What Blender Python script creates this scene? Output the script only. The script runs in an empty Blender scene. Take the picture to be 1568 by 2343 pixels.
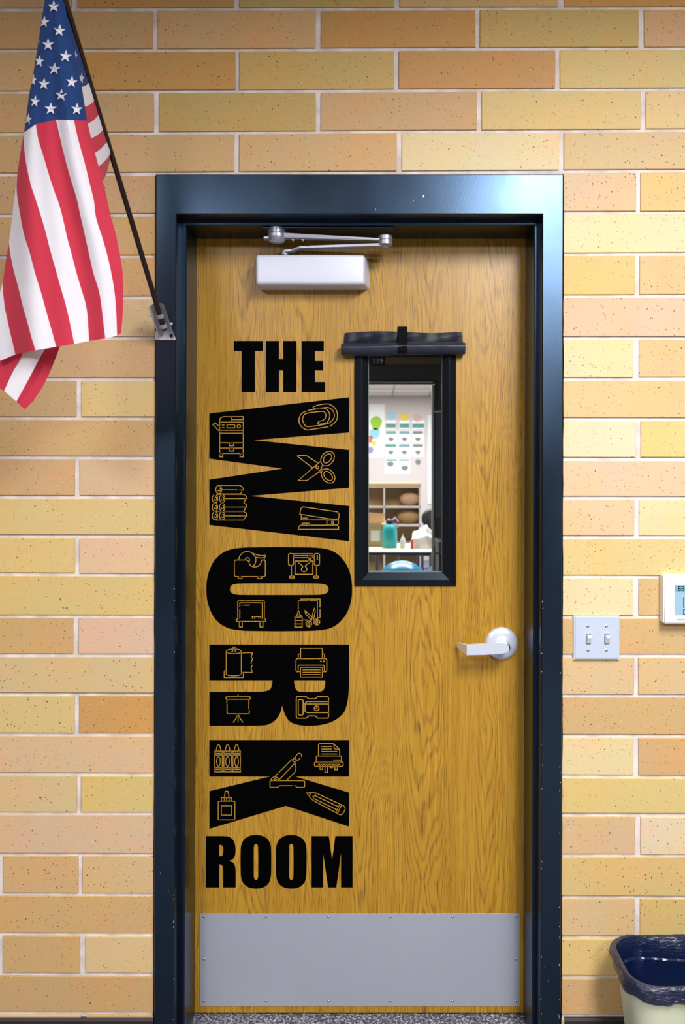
import bpy, bmesh, math, random
from mathutils import Vector, Matrix
from mathutils.geometry import tessellate_polygon
random.seed(7)
S = bpy.context.scene
COL = S.collection

# ---------------------------------------------------------------- camera
F, CX, CY, EYE, D = 1851.0, 858.0, 1083.0, 1.451, 2.0     # focal length in px, principal point, eye height, distance to frame
cd = bpy.data.cameras.new('camera'); cam = bpy.data.objects.new('camera', cd); COL.objects.link(cam)
cam.location = (0, -D, EYE); cam.rotation_euler = (math.pi/2, 0, 0)
cd.sensor_fit = 'VERTICAL'; cd.sensor_height = 36; cd.sensor_width = 24
cd.lens = F/2343*36
cd.shift_x = (784-CX)/2343; cd.shift_y = -(1171.5-CY)/2343
cd.clip_start = .02
cd.dof.use_dof = True; cd.dof.focus_distance = 2.12; cd.dof.aperture_fstop = 5.0
S.camera = cam

# ---------------------------------------------------------------- world, lights, exposure
S.view_settings.view_transform = 'Standard'; S.view_settings.look = 'None'
S.view_settings.gamma = 1; S.view_settings.exposure = 0.70; S.view_settings.use_curve_mapping = False
w = bpy.data.worlds.new('world'); S.world = w; w.use_nodes = True
w.node_tree.nodes['Background'].inputs[0].default_value = (.93, .96, 1, 1)
w.node_tree.nodes['Background'].inputs[1].default_value = .3
CEIL = 2.80
def area(name, loc, size, power, rot=(0, 0, 0), col=(1, .975, .99), spread=180):
    l = bpy.data.lights.new(name, 'AREA'); l.shape = 'RECTANGLE'; l.size, l.size_y = size
    l.energy = power; l.color = col; l.spread = math.radians(spread)
    o = bpy.data.objects.new(name, l); COL.objects.link(o); o.location = loc; o.rotation_euler = rot
    o['kind'] = 'structure'; return o
TROFFERS = [(.85, -1.75), (-1.45, -1.75), (1.15, -3.9), (-1.35, -3.6)]
POW = [64, 9, 60, 66]
for (tx, ty), pw in zip(TROFFERS, POW):
    area('ceiling_lamp', (tx, ty, CEIL-.012), (.58, 1.18), pw)
area('classroom_lamp', (.3, 6.2, 2.72), (2.4, 1.2), 100)
area('classroom_lamp', (.3, 9.6, 2.72), (2.4, 1.2), 100)

area('hall_fill_light', (-1.2, 2.0, 2.72), (.6, .6), 16)  # added fill light with no fixture, lifts the otherwise unlit hall

# ---------------------------------------------------------------- helpers
def px(x, y, Y):                       # photograph pixel + real depth -> place in the room
    return Vector(((x-CX)*(D+Y)/F, Y, EYE-(y-CY)*(D+Y)/F))
def lin(c):
    return tuple((v/255/12.92 if v/255 <= .04045 else ((v/255+.055)/1.055)**2.4) for v in c)
MATS = {}
def mat(name, rgb=None, rough=.5, metal=0, spec=.5, **kw):
    if name in MATS: return MATS[name]
    m = bpy.data.materials.new(name); m.use_nodes = True; MATS[name] = m
    b = m.node_tree.nodes['Principled BSDF']
    if rgb: b.inputs['Base Color'].default_value = (*lin(rgb), 1)
    b.inputs['Roughness'].default_value = rough; b.inputs['Metallic'].default_value = metal
    b.inputs['Specular IOR Level'].default_value = spec
    for k, v in kw.items(): b.inputs[k.replace('_', ' ')].default_value = v
    return m
class NT:
    def __init__(s, m): s.t = m.node_tree; s.b = s.t.nodes['Principled BSDF']
    def n(s, typ, ins=None, **props):
        nd = s.t.nodes.new(typ)
        for k, v in props.items(): setattr(nd, k, v)
        for k, v in (ins or {}).items():
            if isinstance(v, bpy.types.NodeSocket): s.t.links.new(v, nd.inputs[k])
            else: nd.inputs[k].default_value = v
        return nd
    def math(s, op, a, b=0.0, c=0.0): return s.n('ShaderNodeMath', {0: a, 1: b, 2: c}, operation=op).outputs[0]
    def mix(s, f, a, b, mode='MIX'):
        nd = s.n('ShaderNodeMix', data_type='RGBA', blend_type=mode)
        for i, v in ((0, f), (6, a), (7, b)):
            if isinstance(v, bpy.types.NodeSocket): s.t.links.new(v, nd.inputs[i])
            else: nd.inputs[i].default_value = v if i == 0 or len(v) == 4 else (*v, 1)
        return nd.outputs[2]
    def ramp(s, f, stops):
        nd = s.n('ShaderNodeMapRange', {0: f, 1: stops[0], 2: stops[1], 3: 0.0, 4: 1.0}); nd.clamp = True
        return nd.outputs[0]
    def noise(s, vec, scale, detail=2, rough=.5):
        return s.n('ShaderNodeTexNoise', {'Vector': vec, 'Scale': scale, 'Detail': detail, 'Roughness': rough}).outputs[0]
    def mapping(s, vec, sc): return s.n('ShaderNodeMapping', {'Vector': vec, 'Scale': sc}).outputs[0]
    def bump(s, h, st, dist=.001):
        nd = s.n('ShaderNodeBump', {'Height': h, 'Strength': st, 'Distance': dist}); s.t.links.new(nd.outputs[0], s.b.inputs['Normal'])
    def out(s, name, sock): s.t.links.new(sock, s.b.inputs[name])
def pos(nt): return nt.n('ShaderNodeNewGeometry').outputs['Position']

def link(name, me, m=None, parent=None):
    o = bpy.data.objects.new(name, me); COL.objects.link(o)
    if m:
        for k in (m if isinstance(m, (list, tuple)) else [m]): me.materials.append(k)
    if parent: o.parent = parent; o.matrix_parent_inverse = parent.matrix_basis.inverted() if parent.matrix_basis != Matrix() else Matrix()
    return o
def obj(name, bm, m, parent=None, smooth=False, label=None):
    bmesh.ops.recalc_face_normals(bm, faces=bm.faces)
    me = bpy.data.meshes.new(name); bm.to_mesh(me); bm.free()
    if smooth:
        for p in me.polygons: p.use_smooth = True
        me.set_sharp_from_angle(angle=math.radians(38))
    o = link(name, me, m, parent)
    if label: o['label'] = label
    return o
def empty(name, loc, label, cat, group=None):
    o = bpy.data.objects.new(name, None); COL.objects.link(o); o.location = loc; o.empty_display_size = .05
    bpy.context.view_layer.update()
    o['label'] = label; o['category'] = cat
    if group: o['group'] = group
    return o
def tag(o, label, cat, group=None):
    o['label'] = label; o['category'] = cat
    if group: o['group'] = group
    return o
def struct(o): o['kind'] = 'structure'; return o
def box(bm, a, b, bevel=0, seg=1):
    lo = [min(a[i], b[i]) for i in range(3)]; hi = [max(a[i], b[i]) for i in range(3)]
    r = bmesh.ops.create_cube(bm, size=1)
    for v in r['verts']: v.co = Vector([lo[i]+(v.co[i]+.5)*(hi[i]-lo[i]) for i in range(3)])
    if bevel:
        ed = list({e for v in r['verts'] for e in v.link_edges})
        bmesh.ops.bevel(bm, geom=ed, offset=bevel, segments=seg, profile=.5, affect='EDGES')
    return bm
def B(a, b, bevel=0, seg=1): return box(bmesh.new(), a, b, bevel, seg)
def cyl(bm, p, q, r, r2=None, n=20, cap=True):
    p, q = Vector(p), Vector(q); d = q-p; r2 = r if r2 is None else r2
    M = Matrix.Translation((p+q)/2) @ d.to_track_quat('Z', 'Y').to_matrix().to_4x4()
    bmesh.ops.create_cone(bm, cap_ends=cap, segments=n, radius1=r, radius2=r2, depth=d.length, matrix=M); return bm
def lathe(bm, c, axis, prof, n=28):     # prof: (distance along axis, radius)
    c = Vector(c); q = Vector(axis).to_track_quat('Z', 'Y'); rings = []
    for h, r in prof:
        rings.append([bm.verts.new(c+q @ Vector((r*math.cos(t), r*math.sin(t), h))) for t in [2*math.pi*i/n for i in range(n)]] if r > 1e-6 else [bm.verts.new(c+q @ Vector((0, 0, h)))])
    for a, b in zip(rings, rings[1:]):
        for i in range(n):
            j = (i+1) % n
            if len(a) == 1 and len(b) == 1: continue
            if len(a) == 1: bm.faces.new((a[0], b[i], b[j]))
            elif len(b) == 1: bm.faces.new((a[i], a[j], b[0]))
            else: bm.faces.new((a[i], a[j], b[j], b[i]))
    return bm
def tube(bm, pts, r, n=10):
    pts = [Vector(p) for p in pts]; rings = []
    for i, p in enumerate(pts):
        t = (pts[min(i+1, len(pts)-1)]-pts[max(i-1, 0)]).normalized(); q = t.to_track_quat('Z', 'Y')
        rings.append([bm.verts.new(p+q @ Vector((r*math.cos(a), r*math.sin(a), 0))) for a in [2*math.pi*k/n for k in range(n)]])
    for a, b in zip(rings, rings[1:]):
        for i in range(n): bm.faces.new((a[i], a[(i+1) % n], b[(i+1) % n], b[i]))
    bm.faces.new(rings[0]); bm.faces.new(rings[-1]); return bm
def plate(bm, loops, Y, th, conv=None):  # flat shape (outline + holes, in photo px on plane Y) given thickness toward the room
    conv = conv or (lambda p, Y: px(p[0], p[1], Y))
    flat = [p for l in loops for p in l]
    tris = tessellate_polygon([[Vector((p[0], p[1], 0)) for p in l] for l in loops])
    f = [bm.verts.new(conv(p, Y-th)) for p in flat]; k = [bm.verts.new(conv(p, Y)+Vector((0, 0, 0))) for p in flat]
    for v, p in zip(f, flat): v.co = conv(p, Y); v.co.y = Y-th
    for t in tris:
        if len(set(t)) == 3:
            try: bm.faces.new([f[i] for i in t])
            except ValueError: pass
    o = 0
    for l in loops:
        n = len(l)
        for i in range(n):
            j = (i+1) % n
            try: bm.faces.new((f[o+i], f[o+j], k[o+j], k[o+i]))
            except ValueError: pass
        o += n
    return bm
def crom(pts, n=6, closed=False):
    out = []; N = len(pts)
    for i in range(N if closed else N-1):
        g = lambda k: Vector(pts[k % N] if closed else pts[max(0, min(N-1, k))])
        a, b, c, d = g(i-1), g(i), g(i+1), g(i+2)
        for s in range(n):
            t = s/n; out.append(tuple(.5*((2*b)+(c-a)*t+(2*a-5*b+4*c-d)*t*t+(3*b-a-3*c+d)*t**3)))
    if not closed: out.append(tuple(pts[-1]))
    return out
def lean(z): return .0028*(z-1.45)       # the frame stands a hair out of plumb

# ---------------------------------------------------------------- materials
# brick
m = mat('brick', rough=.62, spec=.35); nt = NT(m)
oi = nt.n('ShaderNodeObjectInfo'); P = pos(nt)
off = nt.n('ShaderNodeVectorMath', {0: P, 1: nt.n('ShaderNodeCombineXYZ', {0: nt.math('MULTIPLY', oi.outputs['Random'], 30.0)}).outputs[0]}, operation='ADD').outputs[0]
base = nt.mix(nt.ramp(nt.noise(off, 5.5, 2), (.42, .66)), oi.outputs['Color'], nt.mix(1.0, oi.outputs['Color'], (1.07, .98, .84, 1), 'MULTIPLY'))
base = nt.mix(nt.ramp(nt.noise(nt.mapping(off, (1, 1, 1.6)), 9, 3), (.5, .72)), base, nt.mix(1.0, base, (1.06, .95, 1.02, 1), 'MULTIPLY'))
fine = nt.noise(off, 420, 3, .65)
base = nt.mix(nt.math('MULTIPLY', nt.ramp(fine, (.35, .68)), .22), base, nt.mix(1.0, base, (1.25, 1.25, 1.2, 1), 'MULTIPLY'))
wob = nt.n('ShaderNodeVectorMath', {0: off, 1: nt.n('ShaderNodeVectorMath', {0: nt.n('ShaderNodeTexNoise', {'Vector': off, 'Scale': 130.0}).outputs[1], 'Scale': .006}, operation='SCALE').outputs[0]}, operation='ADD').outputs[0]
v1 = nt.n('ShaderNodeTexVoronoi', {'Vector': nt.mapping(wob, (1, 1, .62)), 'Scale': 205.0, 'Randomness': 1.0})
cellr = nt.n('ShaderNodeSeparateColor', {0: v1.outputs['Color']})
sel = nt.math('GREATER_THAN', cellr.outputs[0], .42)
rad = nt.n('ShaderNodeMapRange', {0: cellr.outputs[1], 1: 0.0, 2: 1.0, 3: .09, 4: .27}).outputs[0]
dens = nt.ramp(nt.noise(off, 17, 2), (.30, .56))
spot = nt.math('MULTIPLY', nt.math('MULTIPLY', nt.math('LESS_THAN', v1.outputs['Distance'], rad), sel), nt.math('GREATER_THAN', dens, .25))
v2 = nt.n('ShaderNodeTexVoronoi', {'Vector': wob, 'Scale': 62.0, 'Randomness': 1.0})
c2 = nt.n('ShaderNodeSeparateColor', {0: v2.outputs['Color']})
big = nt.math('MULTIPLY', nt.math('LESS_THAN', v2.outputs['Distance'], .10), nt.math('GREATER_THAN', c2.outputs[0], .68))
v3 = nt.n('ShaderNodeTexVoronoi', {'Vector': nt.mapping(off, (1.3, 1, 1.3)), 'Scale': 70.0})
c3 = nt.n('ShaderNodeSeparateColor', {0: v3.outputs['Color']})
pale = nt.math('MULTIPLY', nt.math('LESS_THAN', v3.outputs['Distance'], .10), nt.math('GREATER_THAN', c3.outputs[0], .8))
base = nt.mix(nt.math('MULTIPLY', pale, .6), base, (*lin((250, 232, 196)), 1))
base = nt.mix(nt.math('MULTIPLY', spot, .85), base, (*lin((84, 54, 22)), 1))
base = nt.mix(nt.math('MULTIPLY', big, .85), base, (*lin((60, 40, 20)), 1))
nt.out('Base Color', base)
h = nt.math('SUBTRACT', nt.math('MULTIPLY', fine, .35), nt.math('ADD', spot, nt.math('MULTIPLY', big, 1.5)))
nt.bump(h, .35, .0012)
# mortar
m = mat('mortar', (214, 205, 200), .9, spec=.1); nt = NT(m); P = pos(nt)
c = nt.mix(nt.ramp(nt.noise(P, 22, 3), (.35, .7)), (*lin((204, 194, 186)), 1), (*lin((232, 224, 220)), 1)); nt.out('Base Color', c)
nt.bump(nt.noise(P, 260, 4), .6, .0015)
# black painted steel
m = mat('black_paint', (58, 75, 94), .3, 1); nt = NT(m); P = pos(nt)
nt.out('Roughness', nt.n('ShaderNodeMapRange', {0: nt.noise(nt.mapping(P, (1, 1, .5)), 9, 3), 1: .3, 2: .7, 3: .26, 4: .33}).outputs[0])
nt.bump(nt.noise(nt.mapping(P, (1, 1, .7)), 240, 2), .10, .0006)
sc = nt.math('MULTIPLY', nt.math('GREATER_THAN', nt.noise(nt.mapping(P, (1, 1, .35)), 120, 1), .76), nt.math('GREATER_THAN', nt.math('SUBTRACT', nt.noise(P, 4, 1), nt.math('MULTIPLY', nt.n('ShaderNodeSeparateXYZ', {0: P}).outputs[2], .16)), .34))
nt.out('Base Color', nt.mix(sc, (*lin((58, 75, 94)), 1), (*lin((190, 192, 195)), 1)))
mat('black_gap', (6, 6, 7), .9, spec=.1)
mat('black_kit', (9, 10, 14), .33, spec=.6, Specular_Tint=(.6, .8, 1, 1))
# oak veneer
m = mat('oak', rough=.38, spec=.6); nt = NT(m); P = pos(nt)
sx = nt.n('ShaderNodeSeparateXYZ', {0: P}); X, Z = sx.outputs[0], sx.outputs[2]
lo = nt.noise(nt.mapping(P, (5, 5, .9)), 1.6, 2)
lo2 = nt.noise(nt.mapping(P, (16, 16, 2.2)), 1.5, 3)
xs = nt.math('ADD', X, nt.math('MULTIPLY', nt.math('SUBTRACT', lo, .5), .11))
fl = nt.math('DIVIDE', nt.math('ADD', xs, 2.0), .158)          # leaf (flitch) number
leaf = nt.math('FLOOR', fl); fx = nt.math('MULTIPLY', nt.math('SUBTRACT', nt.math('FRACT', fl), .5), .158)
rnd = nt.n('ShaderNodeTexWhiteNoise', {'W': leaf}, noise_dimensions='1D').outputs[0]
ax = nt.math('ABSOLUTE', fx)
wav = nt.math('MULTIPLY', nt.math('SUBTRACT', lo2, .5), .30)
zz = nt.math('ADD', nt.math('ADD', Z, nt.math('MULTIPLY', rnd, 3.0)), wav)
fine_ = nt.noise(nt.mapping(P, (45, 45, 14)), 1.0, 2)
g = nt.math('ADD', nt.math('ADD', nt.math('MULTIPLY', nt.math('MULTIPLY', ax, ax), 1500.0), nt.math('MULTIPLY', ax, 34.0)), nt.math('ADD', nt.math('MULTIPLY', nt.math('PINGPONG', zz, .55), 11.0), nt.math('MULTIPLY', fine_, .7)))
ring = nt.math('FRACT', g)
line = nt.math('SUBTRACT', 1.0, nt.ramp(nt.math('ABSOLUTE', nt.math('SUBTRACT', ring, .5)), (.05, .24)))
streak = nt.noise(nt.mapping(P, (420, 420, 14)), 1.0, 2, .6)
str2 = nt.noise(nt.mapping(P, (150, 150, 3.2)), 1.0, 3, .6)
pore = nt.ramp(streak, (.52, .66))
amp = nt.ramp(nt.noise(nt.mapping(P, (6, 6, 1.6)), 1.0, 2), (.26, .52))
linef = nt.math('MULTIPLY', nt.math('MULTIPLY', line, nt.math('ADD', .42, nt.math('MULTIPLY', pore, .6))), amp)
tone = nt.mix(nt.ramp(str2, (.3, .72)), (*lin((168, 121, 20)), 1), (*lin((194, 149, 38)), 1))
tone = nt.mix(nt.math('MULTIPLY', nt.ramp(lo, (.35, .68)), .4), tone, (*lin((194, 150, 44)), 1))
tone = nt.mix(nt.math('MULTIPLY', linef, .88), tone, (*lin((104, 66, 14)), 1))
tone = nt.mix(nt.math('MULTIPLY', pore, .36), tone, (*lin((112, 72, 18)), 1))
mott = nt.noise(nt.mapping(P, (3, 3, 2)), 9, 3)
tone = nt.mix(nt.math('MULTIPLY', nt.ramp(mott, (.45, .75)), .22), tone, (*lin((158, 108, 24)), 1))
nt.out('Base Color', tone)
nt.bump(nt.math('SUBTRACT', nt.math('MULTIPLY', streak, -.3), nt.math('MULTIPLY', linef, .6)), .25, .0006)
# others
mat('vinyl', (1, 1, 2), .7, spec=.03)
m = mat('brushed_steel', (168, 172, 180), .42, .4); nt = NT(m); P = pos(nt)
nt.out('Roughness', nt.n('ShaderNodeMapRange', {0: nt.noise(nt.mapping(P, (3, 3, 60)), 4, 3), 3: .38, 4: .5}).outputs[0])
scr = nt.math('GREATER_THAN', nt.noise(nt.mapping(P, (18, 18, 60)), 1.0, 2), .79)
nt.out('Base Color', nt.mix(nt.math('MULTIPLY', nt.noise(P, 3, 3), .5), (*lin((176, 182, 194)), 1), (*lin((202, 206, 216)), 1)))
nt.bump(nt.noise(nt.mapping(P, (500, 500, 12)), 1.0, 1), .08, .0003)
mat('satin_chrome', (226, 234, 246), .3, .4)
mat('silver_paint', (216, 222, 236), .42, .15, .5)
mat('screw', (210, 212, 220), .25, 1)
mat('dark_screw', (70, 72, 78), .3, 1)
mat('plate_steel', (198, 210, 226), .42, .2)
mat('slot', (84, 100, 122), .5); mat('white_plastic', (238, 238, 236), .4)
mat('lcd', (150, 186, 204), .3); mat('lcd_band', (108, 170, 176), .3); mat('lcd_ink', (24, 50, 60), .5); mat('print_grey', (160, 160, 162), .6)
mat('arm_metal', (164, 168, 178), .36, .6); mat('bracket_metal', (214, 218, 226), .36, .4)
m = mat('pole', (34, 18, 10), .32, spec=.5)
for nm, c in (('flag_red', (204, 52, 76)), ('flag_white', (236, 236, 244)), ('flag_blue', (24, 62, 122))):
    m = mat(nm, c, .75, spec=.25, Sheen_Weight=.15); nt = NT(m); P = pos(nt)
    nt.bump(nt.noise(P, 1400, 2), .25, .0004)
    sh = nt.mix(nt.math('MULTIPLY', nt.noise(P, 30, 2), .1), (*lin(c), 1), (*lin(tuple(v*.85 for v in c)), 1)); nt.out('Base Color', sh)
    tr = nt.n('ShaderNodeBsdfTranslucent', {'Color': (*lin(c), 1)}); mx = nt.n('ShaderNodeMixShader', {0: .25})
    nt.t.links.new(nt.b.outputs[0], mx.inputs[1]); nt.t.links.new(tr.outputs[0], mx.inputs[2])
    nt.t.links.new(mx.outputs[0], nt.t.nodes['Material Output'].inputs[0])
mat('shade_fabric', (24, 32, 50), .45, spec=.5, Sheen_Weight=.1)
mat('strap', (8, 8, 11), .85, spec=.15)
m = mat('glass'); nt = NT(m)
gl = nt.n('ShaderNodeBsdfGlossy', {'Roughness': .02}); tp = nt.n('ShaderNodeBsdfTransparent', {'Color': (.94, .96, .95, 1)})
fr = nt.n('ShaderNodeFresnel', {'IOR': 1.45}); mx = nt.n('ShaderNodeMixShader', {0: fr.outputs[0]})
nt.t.links.new(tp.outputs[0], mx.inputs[1]); nt.t.links.new(gl.outputs[0], mx.inputs[2]); nt.t.links.new(mx.outputs[0], nt.t.nodes['Material Output'].inputs[0])
m = mat('carpet', rough=.95, spec=.1); nt = NT(m); P = pos(nt)
vv = nt.n('ShaderNodeTexVoronoi', {'Vector': P, 'Scale': 260.0}); cc = nt.n('ShaderNodeSeparateColor', {0: vv.outputs['Color']})
c = nt.mix(nt.ramp(cc.outputs[0], (.3, .8)), (*lin((70, 72, 84)), 1), (*lin((216, 214, 224)), 1))
nt.out('Base Color', nt.mix(nt.ramp(nt.noise(P, 160, 2), (.35, .65)), (*lin((90, 90, 100)), 1), c))
nt.bump(nt.noise(P, 300, 3), 1.0, .006)
mat('rubber_base', (44, 36, 34), .55)
mat('ceiling_tile', (176, 172, 166), .9); mat('ceiling_grid', (226, 226, 226), .5)
mat('lamp_housing', (240, 240, 240), .5)
m = mat('diffuser', (255, 255, 255), .4); b = m.node_tree.nodes['Principled BSDF']; b.inputs['Emission Color'].default_value = (1, .99, .97, 1); b.inputs['Emission Strength'].default_value = 3
m = mat('bin_plastic', (206, 212, 182), .5)
m = mat('liner', (14, 27, 60), .2, spec=.9); nt = NT(m); P = pos(nt)
zz2 = nt.n('ShaderNodeSeparateXYZ', {0: P}).outputs[2]
hh = nt.n('ShaderNodeMix', {0: nt.ramp(zz2, (.24, .29)), 2: nt.math('MULTIPLY', nt.noise(nt.mapping(P, (20, 20, 4)), 1, 2), .8), 3: nt.noise(nt.mapping(P, (1, 1, 4)), 40, 4, .6)}).outputs[0]
yy2 = nt.n('ShaderNodeSeparateXYZ', {0: P}).outputs[1]
nt.bump(nt.math('MULTIPLY', hh, nt.math('SUBTRACT', 1.0, nt.math('MULTIPLY', nt.ramp(yy2, (-.085, -.06)), .75))), .6, .010)
mat('room_wall', (132, 130, 128), .8); mat('hall_dark', (58, 54, 46), .6); mat('hall_beige', (120, 104, 70), .7); mat('hall_grey', (78, 88, 88), .5); mat('hall_black', (10, 10, 12), .4)
mat('white_trim', (235, 238, 240), .4)
mat('class_wall', (206, 198, 196), .8); mat('paper', (240, 240, 240), .8)
mat('laminate', (225, 214, 190), .35); mat('shelf_white', (226, 220, 210), .5); mat('shelf_back', (178, 140, 78), .6); mat('maple', (226, 186, 118), .5)
mat('cardboard', (198, 164, 112), .8); mat('teal', (38, 182, 188), .35); mat('navy', (28, 46, 92), .5); mat('pink', (216, 150, 200), .5); mat('mauve', (170, 130, 150), .6); mat('peach', (206, 160, 120), .6)
mat('ball', (28, 150, 200), .25, spec=.6); mat('metal_leg', (120, 124, 130), .35, .9); mat('cloth', (240, 240, 240), .9); mat('red', (200, 60, 70), .5); mat('fan_black', (18, 20, 24), .5)
for nm, c in (('pt_green', (150, 200, 60)), ('pt_blue', (150, 205, 225)), ('pt_red', (220, 120, 110)), ('pt_lilac', (150, 140, 190)), ('pt_teal', (90, 150, 140)), ('pt_teal2', (120, 160, 165)), ('pt_yellow', (226, 200, 90)), ('pt_grey', (120, 130, 128)), ('pt_pink', (206, 176, 172)), ('pt_mint', (222, 234, 230))): mat(nm, c, .8)
M_ = MATS

# ---------------------------------------------------------------- structure: wall with every brick
WF, MF = .008, .0125                     # brick face, mortar face
DOORY, STOPY, DB = .168, .048, .213      # door face, stop face, back of door
ZTOP_OUT = px(0, 398.5, 0).z; ZTOP_IN = px(0, 490, 0).z; ZSTOP = px(0, 515, STOPY).z
FRX = [(355-CX)*D/F, (402-CX)*D/F, (1243-3-CX)*D/F, (1289-1-CX)*D/F]    # outer L, inner L, inner R, outer R of the frame face
XSL, XSR = (425.5-CX)*(D+STOPY)/F, (1221-CX)*(D+STOPY)/F
bm = bmesh.new()
box(bm, (-2.2, MF, 0), (FRX[0]-.002, .30, CEIL)); box(bm, (FRX[3]+.002, MF, 0), (2.2, .30, CEIL)); box(bm, (FRX[0]-.002, MF, ZTOP_OUT+.002), (FRX[3]+.002, .30, CEIL))
wall = struct(obj('wall_back', bm, M_['mortar']))
LY = [-167, -73, 21, 115, 210, 305, 398, 492, 587, 681, 773, 867, 957, 1047, 1137, 1227, 1315, 1410, 1500, 1589, 1681, 1772, 1862, 1955.6, 2047, 2139, 2230, 2319, 2410]
RY = [-170, -76, 18, 110, 204, 298, 391, 486, 581, 677, 773, 866.5, 959, 1050, 1139, 1229, 1320, 1411, 1501, 1592, 1684, 1777, 1865, 1958, 2053, 2144.6, 2236, 2326.5, 2420]
def rowy(k, x): t = (x-180)/(1450-180); return LY[k]*(1-t)+RY[k]*t       # k: index in the lists
TOPJ = {1: [170, 541, 909, 1284], 2: [355, 729, 1093, 1468], 3: [173, 543, 906.5, 1276.5], 4: [358, 729, 1097, 1472], 5: [175, 541, 914, 1285.5], 0: [355, 729, 1096, 1470]}
LJ = {11: 180, 13: 176, 15: 177, 17: 174, 19: 176, 21: 180, 23: 184, 25: 188, 27: 191}
RJ = {6: 1462, 8: 1459, 10: 1457, 12: 1462, 14: 1458, 16: 1456, 18: 1457, 20: 1457, 22: 1461, 24: 1459, 26: 1459}
PAL = {'o': (190, 146, 86), 'b': (197, 164, 115), 't': (206, 180, 134), 'y': (206, 183, 122), 'p': (208, 179, 145), 'l': (217, 201, 160), 'g': (190, 165, 102)}
TINT = {1: 'bogbob', 2: 'bbogbo', 3: 'bogoyb', 4: 'bgbytl', 5: 'bbbltly', 6: 'bb', 7: 'bb', 8: 'bb', 9: 'bt', 10: 'bb', 11: 'bby', 12: 'bb', 13: 'bbt', 14: 'ty', 15: 'yyp', 16: 'ly', 17: 'ybp', 18: 'tt', 19: 'tyo', 20: 'yp', 21: 'tty', 22: 'yp', 23: 'bbt', 24: 'bb', 25: 'bbt', 26: 'bb', 27: 'ttb'}
TINTR = {6: 'pyt', 7: 'ly', 8: 'ytp', 9: 'pl', 10: 'lty', 11: 'ty', 12: 'lyt', 13: 'pt', 14: 'plt', 15: 'yt', 16: 'lby', 17: 'bt', 18: 'ttb', 19: 'by', 20: 'lbt', 21: 'yt', 22: 'tlt', 23: 'yb', 24: 'tyt', 25: 'yt', 26: 'bto', 27: 'tb'}
def brick(k, x0, x1, code):
    hj, vj = 4.3+random.uniform(-.5,.5), 6.0+random.uniform(-.8,.8)
    zc = lambda y: EYE-(y-CY)*(D+WF)/F
    xc = lambda x: (x-CX)*(D+WF)/F
    jx = lambda: random.uniform(-.8, .8)
    xa, xb = x0+vj+jx(), x1-vj+jx()
    c = [(xa, rowy(k, xa)+hj+jx()*.6), (xb, rowy(k, xb)+hj+jx()*.6), (xb+jx()*.6, rowy(k+1, xb)-hj+.5), (xa+jx()*.6, rowy(k+1, xa)-hj+.5)]
    cc = [(xc(a), max(0, min(CEIL, zc(b)))) for a, b in c]
    if cc[0][1]-cc[3][1] < .01 or cc[1][0]-cc[0][0] < .01: return
    mx, mz = sum(a for a, _ in cc)/4, sum(b for _, b in cc)/4
    dy = random.uniform(-.0008, .0008)
    rings = []
    for inset, y in ((0, MF+.02), (0, WF+.0010+dy), (.0010, WF+dy)):
        rings.append([Vector((a-mx-math.copysign(inset, a-mx), y, b-mz-math.copysign(inset, b-mz))) for a, b in cc])
    vs = [v for r in rings for v in r]; fs = []
    for r in range(2):
        for i in range(4): fs.append((r*4+i, r*4+(i+1) % 4, r*4+4+(i+1) % 4, r*4+4+i))
    fs.append((8, 9, 10, 11))
    me = bpy.data.meshes.new('brick'); me.from_pydata(vs, [], fs); me.validate()
    o = link('brick', me, M_['brick'], wall); o.location = (mx, 0, mz)
    j = random.uniform(.95, 1.05); col = lin(PAL[code]); o.color = (col[0]*j, col[1]*j*random.uniform(.97, 1.03), col[2]*j*random.uniform(.92, 1.08), 1)
frl = lambda k: 355-6*(LY[k]-398)/1945+4.5
frr = lambda k: 1290-4.5*(LY[k]-398)/1945-4.0
XL_, XR_ = -1010, 2730
for k in range(0, 28):
    if k <= 5:
        js = list(TOPJ[k]); n0 = 0
        while js[0] > XL_: js.insert(0, js[0]-370); n0 += 1
        while js[-1] < XR_: js.append(js[-1]+370)
        t = TINT.get(k, 'obobob'); first = next(i for i in range(len(js)) if js[i+1] > 0)
        for i in range(len(js)-1):
            q = i-first; brick(k, js[i], js[i+1], t[q] if 0 <= q < len(t) else random.choice('btygo'))
    else:
        full = k not in LJ and k % 2 == 0
        lj = LJ.get(k, 177 if k % 2 == 1 else -17); js = [frl(k), lj]
        if k in (23, 25): js = [frl(k), lj, 1]
        while js[-1] > XL_: js.append(js[-1]-370)
        js = js[::-1]; t = TINT[k]; n = len(js)-1
        for i in range(n):
            q = len(t)-1-(n-1-i); brick(k, js[i], js[i+1]-(0 if i < n-1 else -4), t[q] if q >= 0 else random.choice('btyp'))
        rj = RJ.get(k, 1650); js = [frr(k), rj]
        while js[-1] < XR_: js.append(js[-1]+370)
        t = TINTR[k]
        for i in range(len(js)-1): brick(k, js[i]-(4 if i == 0 else 0), js[i+1], t[i] if i < len(t) else random.choice('btyl'))

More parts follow.
